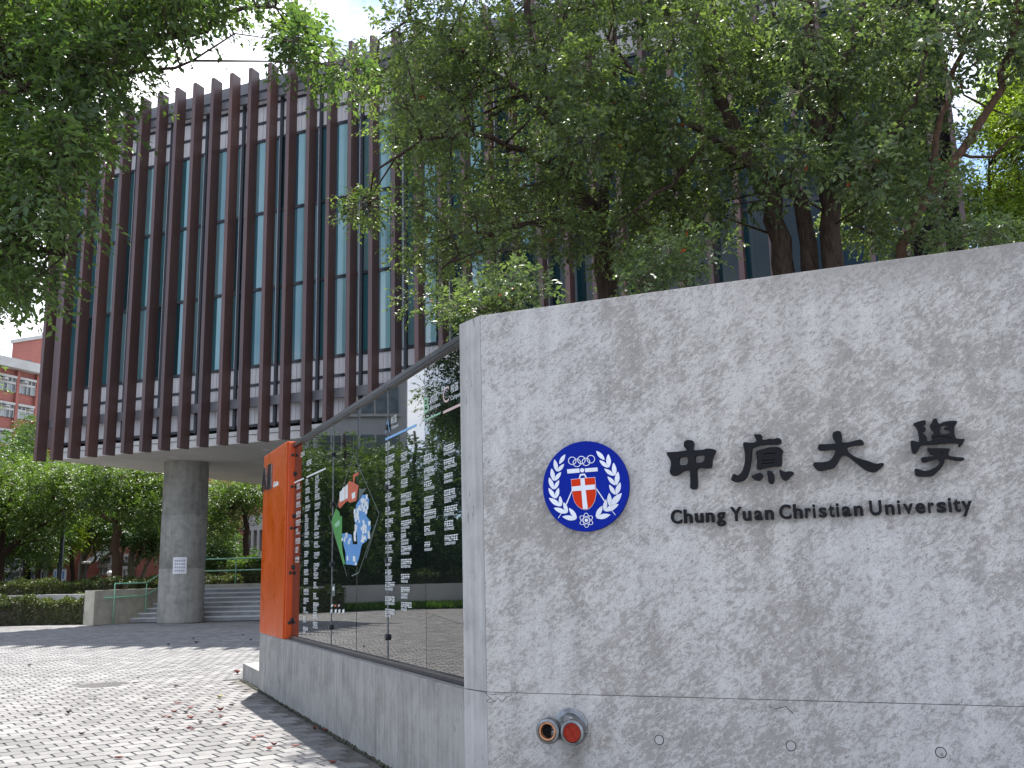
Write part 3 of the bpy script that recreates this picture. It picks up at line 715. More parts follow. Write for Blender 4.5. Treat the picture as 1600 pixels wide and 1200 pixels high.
# ================================================================== EMBLEM
ES, EZ, ER = 0.712, 2.008, 0.279
em = thing('emblem', FW.p(ES, -0.03, EZ - ER), 'round blue university emblem with red shield, white laurel and rings', 'emblem')
mb = MB(); mb.lathe(FW.p(ES, -0.004, EZ), -IN, [(0, ER * 0.90), (0.012, ER * 0.90), (0.013, ER * 0.985), (0.016, ER), (0.040, ER), (0.042, ER * 0.994)], 96)
build(mb, 'disc', MT['emblem_blue'], em)
def ec(x, y): return (ES + (x - 660) / 445 * ER, EZ - (y - 670 + (x - 660) * 0.045) / 468 * ER)
def eshape(name, loops, mat, lift=0.0, depth=0.0025, parent=None):
    return wall_shape(name, [[ec(*p) for p in lp] for lp in loops], mat, 0.0462 + lift, depth, parent or em)
def blade(base, tip, w=0.17):
    b = np.array(base, float); t = np.array(tip, float); d_ = t - b; n_ = np.array([-d_[1], d_[0]])
    prof = [(0, .0), (.12, .5), (.35, .95), (.55, 1.0), (.78, .68), (.93, .25), (1.0, 0)]
    L_ = [b + d_ * f + n_ * w * g for f, g in prof]; R_ = [b + d_ * f - n_ * w * g for f, g in prof[1:-1]][::-1]
    return [tuple(q) for q in L_ + R_]
pairs = [((372,515),(350,385)),((378,515),(450,435)),((334,612),(315,480)),((342,612),(415,520)),((328,702),(285,575)),((336,702),(392,605)),((342,797),(277,685)),((350,797),(385,685)),((398,878),(277,790)),((404,878),(395,770)),((462,948),(325,895)),((468,946),(430,835)),((558,1010),(412,985)),((562,1004),(485,895)),
 ((904,485),(818,405)),((912,485),(912,345)),((961,570),(865,495)),((969,570),(962,435)),((971,668),(895,575)),((979,668),(1003,528)),((963,765),(908,660)),((971,765),(1022,638)),((903,878),(905,745)),((909,878),(1030,748)),((847,928),(870,810)),((851,930),(995,860)),((760,994),(830,875)),((764,1000),(908,965)),((400,435),(465,335)),((872,405),(790,308))]
for b_, t_ in pairs: eshape('laurel_leaf', [blade(b_, t_)], MT['emblem_white'])
for cx, cy in ((537,405),(633,400),(731,393),(585,428),(680,420)): eshape('ring', [circle(cx, cy, 43, 32), circle(cx, cy, 36, 32)], MT['emblem_white'], 0.0006 * (cy > 410))
eshape('beam', [[(480,494),(607,486),(610,530),(482,538)]], MT['emblem_white']); eshape('beam', [[(665,488),(795,480),(797,520),(668,528)]], MT['emblem_white'])
eshape('hub', [circle(637, 507, 22, 24)], MT['emblem_white'])
eshape('yoke', [[(612,546),(662,541),(686,588),(670,588),(655,560),(622,562),(612,590),(598,592)]], MT['emblem_white'])
eshape('compass_leg', [[(520,712),(526,722),(462,862),(452,856)]], MT['emblem_white']); eshape('compass_leg', [[(772,702),(780,698),(858,822),(850,832)]], MT['emblem_white'])
eshape('compass_point', [[(402,948),(406,952),(372,1002),(367,998)]], MT['emblem_white']); eshape('compass_point', [[(922,928),(926,924),(960,968),(955,972)]], MT['emblem_white'])
shield = [(516,598),(640,588),(768,580),(773,690),(772,760),(755,830),(720,885),(690,908),(655,918),(615,908),(575,880),(545,835),(530,780),(522,700)]
eshape('shield_border', [shield], MT['emblem_white'])
def scl(pl, c, k): return [(c[0] + (x - c[0]) * k, c[1] + (y - c[1]) * k) for x, y in pl]
eshape('shield', [scl(shield, (650, 740), 0.972)], MT['emblem_red'], 0.0025)
eshape('cross', [[(618,594),(660,590),(664,664),(764,656),(768,706),(668,714),(682,905),(632,908),(624,718),(524,724),(522,676),(620,667)]], MT['emblem_white'], 0.005)
for k_, rt in enumerate((90, 30, -30)): eshape('atom_orbit', [circle(660, 1022, 76, 40, 34, rad(rt)), circle(660, 1022, 70, 40, 28, rad(rt))], MT['emblem_white'], 0.0006 * k_)
eshape('atom_core', [circle(660, 1022, 17, 20)], MT['emblem_white'])

# ================================================================== FIRE HOSE INLET
fc = thing('fire_hose_inlet', FW.p(0.48, 0, 0.45), 'twin steel fire hose inlet with one red cap on lower concrete wall', 'hose inlet')
cam_dir = lambda p: unit(np.array([CC[0] - p[0], CC[1] - p[1], 0.10 * np.linalg.norm(CC[:2] - np.asarray(p)[:2])]))
bc = FW.loc(onplane(893, 1134, FW.p(0, 0, 0), IN)); bo = FW.p(bc[0], 0, bc[2])
mb = MB(); mb.lathe(bo + IN * 0.01, -IN, [(0, 0.104), (0.02, 0.104), (0.024, 0.096), (0.03, 0.078), (0.09, 0.07), (0.11, 0.05)], 32)
build(mb, 'wall_flange', MT['steel'], fc, smooth=False)
lp_ = onplane(855, 1143, FW.p(0, -0.17, 0), IN); rp_ = onplane(893.5, 1145, FW.p(0, -0.17, 0), IN)
mb = MB(); ctr = FW.p(bc[0] - 0.02, -0.075, bc[2] - 0.02)
mb.tube([FW.p(bc[0], -0.01, bc[2]), ctr, ctr * .5 + lp_ * .5 + IN * .03, lp_ + IN * 0.06], [0.05, 0.056, 0.05, 0.047], 20)
mb.tube([FW.p(bc[0], -0.01, bc[2]), ctr, ctr * .5 + rp_ * .5 + IN * .03, rp_ + IN * 0.06], [0.05, 0.056, 0.05, 0.047], 20)
build(mb, 'body', MT['steel'], fc, smooth=True)
ax = -IN
def swivel(c, axv):
    b_ = np.asarray(c) - axv * 0.075
    m_ = MB(); m_.lathe(b_, axv, [(0, 0.052), (0.012, 0.068), (0.018, 0.0735), (0.064, 0.0735), (0.072, 0.070), (0.075, 0.056), (0.045, 0.054), (0.044, 0.0)], 32); return m_
build(swivel(lp_, ax), 'swivel_collar', MT['steel'], fc); build(swivel(rp_, ax), 'swivel_collar', MT['steel'], fc)
mb = MB(); mb.lathe(lp_ - ax * 0.03, ax, [(0, 0.053), (0.029, 0.053), (0.0315, 0.050), (0.030, 0.042), (0.0, 0.042)], 32); build(mb, 'gasket_ring', MT['brass'], fc)
mb = MB(); mb.lathe(lp_ - ax * 0.034, ax, [(0, 0.0415), (0.004, 0.0415), (0.0042, 0.0)], 24)
mb.lathe(lp_ - ax * 0.030, ax, [(0, 0.024), (0.010, 0.022), (0.011, 0.015), (0.004, 0.012)], 20)
mb.tube([lp_ - ax * 0.018 - D * 0.034, lp_ - ax * 0.018 + D * 0.034 + Z * .01], 0.005, 6)
build(mb, 'clapper_valve', MT['void'], fc)
mb = MB(); mb.lathe(rp_ - ax * 0.03, ax, [(0, 0.0525), (0.030, 0.0525), (0.034, 0.050), (0.034, 0.045), (0.0275, 0.044), (0.027, 0.0)], 32)
cap = build(mb, 'cap', MT['redcap'], fc); tag(cap, 'red plastic cap on the right inlet')
mb = MB()
for an in (58, -40):
    u_ = D * math.cos(rad(an)) - Z * math.sin(rad(an)); w_ = D * math.sin(rad(an)) + Z * math.cos(rad(an))
    for o_ in ((-0.004, 0.004) if an == 58 else (0,)): mb.tube([rp_ - ax * 0.001 - u_ * 0.040 + w_ * o_, rp_ - ax * 0.001 + u_ * 0.040 + w_ * o_], 0.0014, 5)
build(mb, 'cap_rib', MT['redcap'], cap)
for o_ in (D * 0.068, D * -0.068):
    mb = MB(); q = rp_ + o_ * 0.96 if o_ @ D > 0 else lp_ + o_ * 0.0 + Z * 0.068 * 0.96
    dv = D if o_ @ D > 0 else Z
    mb.tube([q - ax * 0.04, q - ax * 0.04 + dv * 0.018], [0.011, 0.008], 10); build(mb, 'lug', MT['steel'], fc)

# ================================================================== PLINTH, GLASS DIRECTORY, PYLON
SILL = 0.755; PEND = 5.95 + 1.80
GE = lambda s: s + 1.80            # my survey distance -> frame a
pl = thing('glass_plinth', FG.p(3.8, 0.2, 0), 'low streaky concrete plinth wall under the dark glass directory', 'wall')
mb = MB(); mb.box(FG, 0.004, GE(5.95), 0.0, 0.40, 0.0, SILL); build(mb, 'plinth_wall', MT['plinth'], pl, bevel=0.008)
mb = MB(); mb.box(FG, GE(5.955), GE(7.55), 0.03, 0.38, 0.0, 0.235); build(mb, 'low_end_step', MT['plinth'], pl, bevel=0.006)
ms = MB()
for a in np.arange(-0.1, GE(7.5), 0.05):
    h = random.uniform(0.008, 0.028); w = random.uniform(0.012, 0.04)
    q = FG.p(a, 0, 0); ms.add([q - GR * w, q - GR * w * .8 + G * 0.055, q + G * 0.055 + Z * h, q + Z * h * random.uniform(.5, 1), q - GR * w * 0.5 + Z * h * .7], [(0, 1, 4), (1, 2, 4), (2, 3, 4), (3, 0, 4)])
tag(build(ms, 'moss', MT['moss']), 'thin line of moss and dirt along the foot of the plinth', 'moss', kind='stuff')

GB = 0.10                                # the glass stands this far behind the plinth face
gp0 = FG.p(0, GB, 0)
def gl(x, y): a, _, c = FG.loc(onplane(x, y, gp0, GR)); return a, c
xe = [gl(722, 900)[0], gl(655, 900)[0], gl(595, 900)[0], gl(550, 900)[0], gl(509, 900)[0], gl(472, 900)[0], gl(451, 900)[0]]
A0 = 0.02; A1 = GE(4.27)
W6 = (A1 - A0) / 6
GT = 3.14
gd = thing('glass_directory', FG.p(2.9, GB, SILL), 'dark mirror glass directory wall with campus map and white lists', 'glass sign')
for i in range(6):
    mb = MB(); mb.box(FG, A0 + i * W6 + 0.003, A0 + (i + 1) * W6 - 0.003, GB, GB + 0.012, SILL + 0.035, GT)
    p_ = build(mb, 'glass_pane', MT['glass'], gd)
    th = rng.normal(0, 0.0035)
    c_ = FG.p(A0 + (i + .5) * W6, GB, 0) - WL[gd.name]
    p_.matrix_local = Matrix.Translation(Vector(c_)) @ Matrix.Rotation(th, 4, 'Z') @ Matrix.Translation(-Vector(c_))
mb = MB(); mb.box(FG, A0, A1, GB + 0.022, GB + 0.05, SILL + 0.03, GT - 0.01); build(mb, 'back_panel', MT['void'], gd)
mb = MB(); mb.box(FG, 0.004, A1 + 0.02, GB - 0.022, GB + 0.075, SILL - 0.004, SILL + 0.045); mb.box(FG, 0.004, A1 + 0.02, GB - 0.034, GB - 0.022, SILL - 0.004, SILL + 0.02)
build(mb, 'bottom_channel', MT['metal'], gd)
mb = MB(); mb.box(FG, 0.004, A1 + 0.16, GB - 0.03, GB + 0.08, GT - 0.02, GT + 0.028); mb.box(FG, 0.004, A1 + 0.15, GB - 0.012, GB + 0.06, GT + 0.028, GT + 0.05)
mb.box(FG, 0.004, A1 + 0.15, GB - 0.036, GB - 0.03, GT - 0.004, GT + 0.008)
build(mb, 'top_rail', MT['metal'], gd)
for i in (2, 4):
    a = A0 + i * W6
    mb = MB(); mb.box(FG, a - 0.008, a + 0.008, GB - 0.004, GB + 0.02, SILL + 0.045, GT - 0.02); build(mb, 'joint_strip', MT['steel'], gd)
for i in (2, 4, 6):
    a = A0 + i * W6 - (0.012 if i == 6 else 0)
    for z in (0.98, 1.62, 2.25, 2.78):
        mb = MB(); mb.lathe(FG.p(a, GB - 0.001, z), -GR, [(0, 0.026), (0.018, 0.026), (0.022, 0.022), (0.023, 0.0)], 16); build(mb, 'clamp', MT['mullion'], gd)
# prints on the glass
def ginfo(V, F, a0, z0, sx, sz, name, mat, lift=0.0035):
    """V in reading coordinates (x right, y up); right on the glass is toward the camera"""
    mb = MB(); mb.v = [tuple(FG.p(a0 - x * sx, GB - lift - t * 0.0006, z0 + y * sz)) for x, y, t in V]; mb.f = F
    return build(mb, name, mat, gd)
def gtext(body, x0, y0, x1, y1, mat, name='lettering'):
    """fit a printed word between two surveyed corners (top left, bottom right as seen)"""
    V, F = text_mesh(body, 0.0)
    if not len(V): return
    a0, zt = gl(x0, y0); a1, zb = gl(x1, y1)
    xx0, xx1 = V[:, 0].min(), V[:, 0].max(); yy0, yy1 = V[:, 1].min(), V[:, 1].max()
    h = gl(x0, y0)[1] - zb
    V = V.copy(); V[:, 0] = (V[:, 0] - xx0) / (xx1 - xx0); V[:, 1] = (V[:, 1] - yy0) / (yy1 - yy0)
    ginfo(V, F, a0, zb, a0 - a1, h, name, mat)
def c7(x, y): return 590 + x / 5.457, 580 + y / 5.457
def slopefix(x, y, dx): # level line on the glass through a pixel
    a, z = gl(x, y); return z
def gword(body, cx0, ctop, cx1, cbot, mat):
    x0, yt = c7(cx0, ctop); x1, yb = c7(cx0, cbot); xr, _ = c7(cx1, 0)
    V, F = text_mesh(body, 0.0)
    if not len(V): return
    a0, zt = gl(x0, yt); zb = gl(x0, yb)[1]; a1 = gl(xr, yt)[0]
    xx0, xx1 = V[:, 0].min(), V[:, 0].max(); yy0, yy1 = V[:, 1].min(), V[:, 1].max()
    V = V.copy(); V[:, 0] = (V[:, 0] - xx0) / (xx1 - xx0); V[:, 1] = (V[:, 1] - yy0) / (yy1 - yy0)
    ginfo(V, F, a0, zb, a0 - a1, zt - zb, 'lettering', mat)
gword('A', 70, 415, 107, 530, MT['sky_ink']); gword('校區', 118, 390, 168, 455, MT['white_ink']); gword('Campus', 118, 470, 182, 508, MT['white_ink'])
gword('B', 397, 235, 441, 365, MT['mint_ink']); gword('校區', 452, 212, 517, 278, MT['white_ink']); gword('Campus', 452, 298, 537, 345, MT['white_ink'])
gword('C', 560, 148, 612, 282, MT['pink_ink']); gword('校區', 626, 118, 692, 192, MT['white_ink']); gword('Campus', 626, 212, 708, 262, MT['white_ink'])
def gbar(x0, y0, x1, h, mat, name='rule_line'):
    a0, z = gl(x0, y0); a1 = gl(x1, y0)[0]
    mb = MB(); mb.box(FG, a1, a0, GB - 0.0040, GB - 0.0030, z - h, z); build(mb, name, mat, gd)
gbar(*c7(70, 572), c7(332, 0)[0], 0.020, MT['sky_ink']); gbar(*c7(400, 415), c7(540, 0)[0], 0.012, MT['mint_ink']); gbar(*c7(562, 342), c7(712, 0)[0], 0.020, MT['pink_ink'])
def c6(x, y): return 440 + x / 5.456, 680 + y / 5.456
gbar(*c6(62, 422), c6(190, 0)[0], 0.018, MT['white_ink']); gbar(*c6(215, 352), c6(378, 0)[0], 0.018, MT['white_ink'])
def glyphs(rows, mat, name):
    """rows of small square characters; each a few brush strokes: (a, z, count, size)"""
    mb = MB()
    for a, z, cnt, sz in rows:
        for k in range(cnt):
            x0 = a - k * sz * 1.12
            bars = [(0, 1, .82, 1.0), (0, 1, 0, .16)] if random.random() < .5 else [(0, 1, .42, .58), (.1, .9, .86, 1.0)]
            bars += [(.06, .24, 0, 1), (.72, .9, 0, 1)] if random.random() < .6 else [(.40, .58, 0, 1), (.08, .24, .1, .6)]
            if random.random() < .6: bars.append((.1, .9, .40, .54))
            for i, (u0, u1, w0, w1) in enumerate(bars):
                l_ = 0.0030 + 0.0002 * i
                q = [FG.p(x0 - u * sz, GB - l_, z + w * sz) for u, w in ((u0, w0), (u1, w0), (u1, w1), (u0, w1))]
                mb.add(q, [(0, 1, 2, 3)])
    return tag(build(mb, name, mat, gd), kind='stuff')
def list_column(xpx, ytop, ybot, nch=(3, 6), step=0.104, sz=0.041):
    a, zt = gl(xpx, ytop); zb = gl(xpx, ybot)[1]; rows = []; z = zt
    while z > zb:
        rows.append((a, z, random.randint(*nch), sz))
        rows.append((a, z - 0.028, random.randint(7, 12), 0.020))
        if random.random() < .2: rows.append((a, z - 0.052, random.randint(6, 10), 0.019))
        z -= step * random.choice((1, 1, 1, 1.15))
    glyphs(rows, MT['white_ink'], 'list_lettering')
for args in ((452.5, 768, 918), (464, 762, 878), (478, 755, 986), (493, 750, 986), (603, 700, 962), (627, 716, 962), (663, 720, 858), (694, 706, 868)): list_column(*args)
glyphs([(*gl(*c6(68, 215)), 4, 0.07), (*gl(*c6(165, 190)), 4, 0.055), (*gl(*c6(66, 345)), 3, 0.06), (*gl(*c6(66, 392)), 7, 0.022), (*gl(*c6(215, 265)), 4, 0.06), (*gl(*c6(218, 312)), 8, 0.022)], MT['white_ink'], 'list_lettering')
def gpoly(pts, mat, name, lift=0.0034, conv=c6):
    q = [gl(*conv(*p)) for p in pts]
    V, F = curve_mesh([[(-a, z) for a, z in q]], 0.0)
    mb = MB(); mb.v = [tuple(FG.p(-x, GB - lift, z)) for x, z, t in V]; mb.f = F
    return build(mb, name, mat, gd)
def gline(p, q, w, mat, name='map_line'):
    a = np.array(gl(*c6(*p))); b = np.array(gl(*c6(*q))); d_ = (b - a) / np.linalg.norm(b - a); n_ = np.array([-d_[1], d_[0]]) * w / 2
    mb = MB(); mb.add([FG.p(u[0], GB - 0.0033, u[1]) for u in (a + n_, b + n_, b - n_, a - n_)], [(0, 1, 2, 3)]); build(mb, name, mat, gd)
for p, q in (((617,165),(835,672)), ((835,672),(660,1172)), ((660,1172),(600,1200)), ((617,165),(470,620)), ((405,690),(560,1200)), ((617,10),(617,165)), ((720,1050),(835,672))): gline(p, q, 0.012, MT['line_ink'])
gpoly([(485,600),(500,510),(580,390),(610,400),(660,430),(640,560),(590,575),(560,560),(500,625)], MT['red_ink'], 'map_area')
gpoly([(612,335),(660,315),(658,340),(628,352),(622,405),(612,400)], MT['red_ink'], 'map_area')
for x, y0, y1 in ((508,470,570), (530,440,560), (556,420,545)): gpoly([(x-10, y0+15),(x+12, y0-5),(x+12, y1-8),(x-10, y1)], MT['white_ink'], 'map_label', 0.0042)
gpoly([(600,500),(632,480),(630,530),(605,548)], MT['white_ink'], 'map_label', 0.0042)
gpoly([(465,625),(495,655),(500,690),(518,690),(516,900),(522,990),(545,1100),(528,1100),(425,740)], MT['green_ink'], 'map_area')
gpoly([(515,840),(560,835),(600,850),(610,930),(650,930),(640,800),(620,700),(640,590),(690,510),(720,505),(750,545),(745,600),(725,690),(750,720),(765,790),(730,900),(690,930),(680,960),(665,1040),(640,1110),(550,1100),(548,1000),(530,930)], MT['blue_ink'], 'map_area')
for k_ in range(70):
    cx, cy = random.choice([(640+random.uniform(-18,30), 620+random.uniform(-30,120)), (700+random.uniform(-25,40), 560+random.uniform(-40,110)), (715+random.uniform(-30,40), 820+random.uniform(-90,90)), (560+random.uniform(-40,40), 880+random.uniform(-30,60)), (600+random.uniform(-50,50), 1040+random.uniform(-60,60)), (635+random.uniform(-15,10),840+random.uniform(-60,60))])
    w = random.uniform(5, 9); h = random.uniform(12, 24)
    gpoly([(cx-w, cy-h+4),(cx+w, cy-h-2),(cx+w, cy+h-4),(cx-w, cy+h)], MT['white_ink'], 'map_label', 0.0042 + 0.0003 * (k_ % 5))
gpoly([(665,450),(690,460),(730,450),(700,490),(660,550)], MT['line_ink'], 'map_area')
gpoly([(455,760),(495,715),(500,760),(465,790)], MT['mint_ink'], 'map_label', 0.0042)
def c4(x, y): return 380 + x / 4, 780 + y / 4
for x in (553, 580, 603, 628): gpoly([(x-6, 692),(x+6, 686),(x+6, 708),(x-6, 712)], MT['white_ink'], 'map_label', 0.0036, c4)
for x, m_ in ((558, 'white_ink'), (578, 'red_ink'), (600, 'pink_ink')): gpoly([(x-6, 662),(x+6, 656),(x+6, 668),(x-6, 674)], MT[m_], 'map_label', 0.0036, c4)
gpoly([(556,535),(576,528),(576,605),(556,608)], MT['line_ink'], 'map_label', 0.0036, c4); gpoly([(561,548),(571,545),(571,570),(561,572)], MT['white_ink'], 'map_label', 0.0040, c4)

# --- orange pylon
P0, P1 = GE(4.30), GE(5.98)
py_ = thing('gate_pylon', FG.p((P0 + P1) / 2, 0.1, SILL), 'glossy orange gate pylon lettered A1 at the far end of the glass', 'sign')
mb = MB(); mb.box(FG, P0 + 0.02, P1, -0.002, 0.30, SILL, 3.20); build(mb, 'pylon_body', MT['orange'], py_, bevel=0.012)
mb = MB(); mb.box(FG, P0 - 0.004, P0 + 0.02, 0.022, 0.28, SILL + 0.002, 3.185); build(mb, 'edge_channel', MT['orange_dark'], py_, bevel=0.006)
for z in (0.95, 1.55, 2.10, 2.62, 3.02):
    mb = MB(); mb.lathe(FG.p(P0 - 0.003, 0.07, z), -G, [(0, 0.02), (0.014, 0.02), (0.02, 0.012), (0.021, 0)], 12); build(mb, 'bolt', MT['mullion'], py_)
def pylon_text(body, x0, yt, x1, yb, mat, depth, name, lift=0.0, parent=None):
    V, F = text_mesh(body, depth, 0.02)
    f = lambda x, y: FG.loc(onplane(x, y, FG.p(0, -0.01, 0), GR))
    a0, _, zt = f(x0, yt); zb = f(x0, yb)[2]; a1 = f(x1, yt)[0]
    xx0, xx1 = V[:, 0].min(), V[:, 0].max(); yy0, yy1 = V[:, 1].min(), V[:, 1].max()
    mb = MB(); mb.v = [tuple(FG.p(a0 - (x - xx0) / (xx1 - xx0) * (a0 - a1), -0.004 - lift - t, zb + (y - yy0) / (yy1 - yy0) * (zt - zb))) for x, y, t in V]; mb.f = F
    return build(mb, name, mat, parent or py_)
for ch_, x0_, yt_, x1_, yb_, nm_ in (('A', 411.2, 733, 418.8, 769, 'letter'), ('1', 420.5, 727, 425.0, 765, 'numeral')):
    lt_ = pylon_text(ch_, x0_, yt_, x1_, yb_, MT['steel'], 0.022, nm_); pylon_text(ch_, x0_, yt_, x1_, yb_, MT['black'], 0.004, 'letter_face', 0.0225, lt_)
pylon_text('Gate', 427, 753, 434.5, 762, MT['white_ink'], 0.006, 'lettering')

# ================================================================== FACADE BUILDING
NB = 38; SP = 0.7865; GPL = 0.72          # fins, spacing, glass plane behind fin tips
SOF = 5.74; FZ0, FZ1 = 5.65, 18.42; BL = NB * SP - 0.4; BD = 22.0
bd = thing('fin_building', FB.p(BL / 2, 8, 0), 'raised building clad in tall dark brown vertical fins and teal windows', 'building')
sj = -0.157
fm = None
def fin_mesh(depth, i0):
    mb = MB(); zs = [FZ0, 7.62, 10.32, 13.02, 15.72, FZ1]
    fr = Frame((0, 0, 0), D, IN)
    for a, b in zip(zs[:-1], zs[1:]): mb.box(fr, 0.0, 0.135, 0.0, depth, a + 0.006, b - 0.006)
    mb.box(fr, 0.006, 0.129, 0.006, depth - 0.006, FZ0 + 0.02, FZ1 - 0.02)
    me = mesh_from(mb, 'fin'); me.materials.append(MT['fin']); return me
fmesh = fin_mesh(0.42, 0)
fmesh2 = fin_mesh(0.42, 0)
for v_ in fmesh2.vertices:
    if v_.co.z < FZ0 + 0.1: v_.co.z -= 2.9
for i in range(NB):
    o = bpy.data.objects.new('fin', fmesh2 if sj + i * SP > 16.3 else fmesh); _link(o, bd)
    o.location = Vector(FB.p(sj + i * SP, 0, 0) - WL[bd.name])
# end fins down the left flank, seen edge-on
FL = Frame(FB.p(-0.10, 0, 0), IN, -D)
for i in range(1, 24):
    mb = MB(); a = i * SP
    mb.box(FL, a, a + 0.135, 0.0, 0.36, SOF + 0.45, FZ1); build(mb, 'flank_fin', MT['fin'], bd)
mb = MB(); mb.box(FB, -0.05, BL, GPL + 0.10, BD, SOF + 0.02, 18.2); build(mb, 'core', MT['void'], bd)
# slab and soffit panels
mb = MB(); mb.box(FB, 0.02, 16.5, GPL - 0.02, GPL + 0.6, SOF + 0.01, 5.98); mb.box(FB, 0.02, 16.5, GPL - 0.06, GPL + 0.6, 5.995, 6.13); build(mb, 'slab_edge', MT['white_edge'], bd)
for i in range(12):
    for j in range(7):
        mb = MB(); mb.box(FB, 0.02 + i * 2.46 + 0.008, 0.02 + (i + 1) * 2.46 - 0.008, GPL - 0.02 + j * 3.0 + 0.008, GPL - 0.02 + (j + 1) * 3.0 - 0.008, SOF, SOF + 0.03)
        if i * 2.46 < 15: build(mb, 'soffit_panel', MT['soffit'], bd)
mb = MB(); mb.box(FB, 15.0, BL, GPL, BD - .1, SOF + 0.004, SOF + 0.05); build(mb, 'soffit', MT['soffit'], bd)
for x, y in ((272, 714), (416, 703)):
    c = atz(x, y, SOF); mb = MB(); mb.lathe(c + Z * 0.01, -Z, [(0, 0.16), (0.03, 0.16), (0.032, 0.12), (0.012, 0.11)], 20); build(mb, 'downlight', MT['white_edge'], bd)
# windows
zr = [8.22, 10.80, 13.44, 16.05]
muls = [sj + 0.06 + i * SP for i in range(0, NB, 2)]
def transom(z, h=0.10, y0=-0.03): 
    mb = MB(); mb.box(FB, 0.0, BL, GPL + y0, GPL + 0.1, z - h / 2, z + h / 2); build(mb, 'transom', MT['mullion'], bd)
for z in zr: transom(z)
for z, h in ((7.60, 0.09), (6.28, 0.09), (16.71, 0.09), (17.36, 0.09), (17.86, 0.12)): transom(z, h, -0.024)
for a in muls:
    mb = MB(); mb.box(FB, a, a + 0.11, GPL - 0.06, GPL + 0.1, 6.2, 17.85); build(mb, 'mullion', MT['mullion'], bd)
    mb = MB(); mb.box(FB, a - 0.025, a - 0.003, GPL - 0.05, GPL + 0.09, 8.2, 16.0); build(mb, 'mullion_trim', MT['panel'], bd)
for a0, a1 in zip(muls[:-1], muls[1:]):
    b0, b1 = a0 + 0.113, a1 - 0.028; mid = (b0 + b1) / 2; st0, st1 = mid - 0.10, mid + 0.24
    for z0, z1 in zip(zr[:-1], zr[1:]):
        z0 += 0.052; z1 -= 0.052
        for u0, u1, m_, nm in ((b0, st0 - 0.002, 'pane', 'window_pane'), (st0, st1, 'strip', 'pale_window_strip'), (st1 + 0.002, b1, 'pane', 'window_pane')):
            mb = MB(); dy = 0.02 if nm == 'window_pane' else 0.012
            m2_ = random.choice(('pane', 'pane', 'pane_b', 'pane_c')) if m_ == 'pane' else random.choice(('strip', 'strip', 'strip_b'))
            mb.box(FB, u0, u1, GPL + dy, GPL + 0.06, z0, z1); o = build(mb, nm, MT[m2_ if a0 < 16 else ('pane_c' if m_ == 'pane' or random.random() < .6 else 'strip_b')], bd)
    if a0 > 16.4:
        for z0, z1 in ((3.0, 5.5), (5.58, 8.166)):
            for u0, u1 in ((b0, mid - 0.03), (mid + 0.03, b1)):
                mb = MB(); mb.box(FB, u0, u1, GPL + 0.02, GPL + 0.06, z0, z1); build(mb, 'window_pane', MT['pane_c'], bd)
    for z0, z1 in ((6.328, 7.552), (7.648, 8.166), (16.104, 16.662), (16.758, 17.312), (17.41, 17.797)):
        if a0 > 16.4 and z1 < 9: continue
        for u0, u1 in ((b0, mid - 0.006), (mid + 0.006, b1)):
            mb = MB(); nr = 5; w = (u1 - u0) / nr
            for r_ in range(nr): mb.box(FB, u0 + r_ * w + 0.004, u0 + (r_ + 1) * w - 0.004, GPL + 0.008, GPL + 0.05, z0, z1)
            mb.box(FB, u0, u1, GPL + 0.02, GPL + 0.06, z0, z1); build(mb, 'white_panel', MT['panel'], bd)
mb = MB(); mb.box(FB, -0.02, BL, GPL - 0.05, GPL + 0.3, 17.925, 18.34); build(mb, 'parapet', MT['rail_grey'], bd)
for z0, z1 in ((6.84, 7.14), (17.42, 17.66)):
    mb = MB(); mb.box(FB, -0.35, BL, 0.44, 0.54, z0, z1); build(mb, 'tie_rail', MT['rail_grey'], bd)
# right end return
FR = Frame(FB.p(BL, 0, 0), IN, D)
for i in range(10):
    mb = MB(); mb.box(FR, 0.55 + i * 0.6, 0.55 + i * 0.6 + 0.585, 0.0, 0.12, 2.8, FZ1 - 0.2); build(mb, 'end_cladding', MT['fin'], bd)
# lower storey behind the planting bed, out of sight of the plaza side
mb = MB(); mb.box(FB, 16.6, BL - 0.3, GPL + 0.12, BD - 1, 0.0, SOF - 0.003); build(mb, 'lower_storey', MT['void'], bd)
# column
cc = np.array([-12.1, 34.9, 0.0])
mb = MB(); mb.lathe(cc, Z, [(0, 0.80), (0.02, 0.80), (1.88, 0.797), (1.885, 0.790), (1.9, 0.790), (1.905, 0.797), (3.78, 0.793), (3.785, 0.787), (3.8, 0.787), (3.805, 0.793), (SOF - 0.02, 0.79), (SOF, 0.79)], 64); build(mb, 'column', MT['column'], bd, smooth=True)
for ang, dd in ((0, 14),):
    mb = MB(); mb.lathe(FB.p(14.5, 12.0, 0), Z, [(0, 0.8), (SOF, 0.79)], 40); build(mb, 'column', MT['column'], bd, smooth=True)
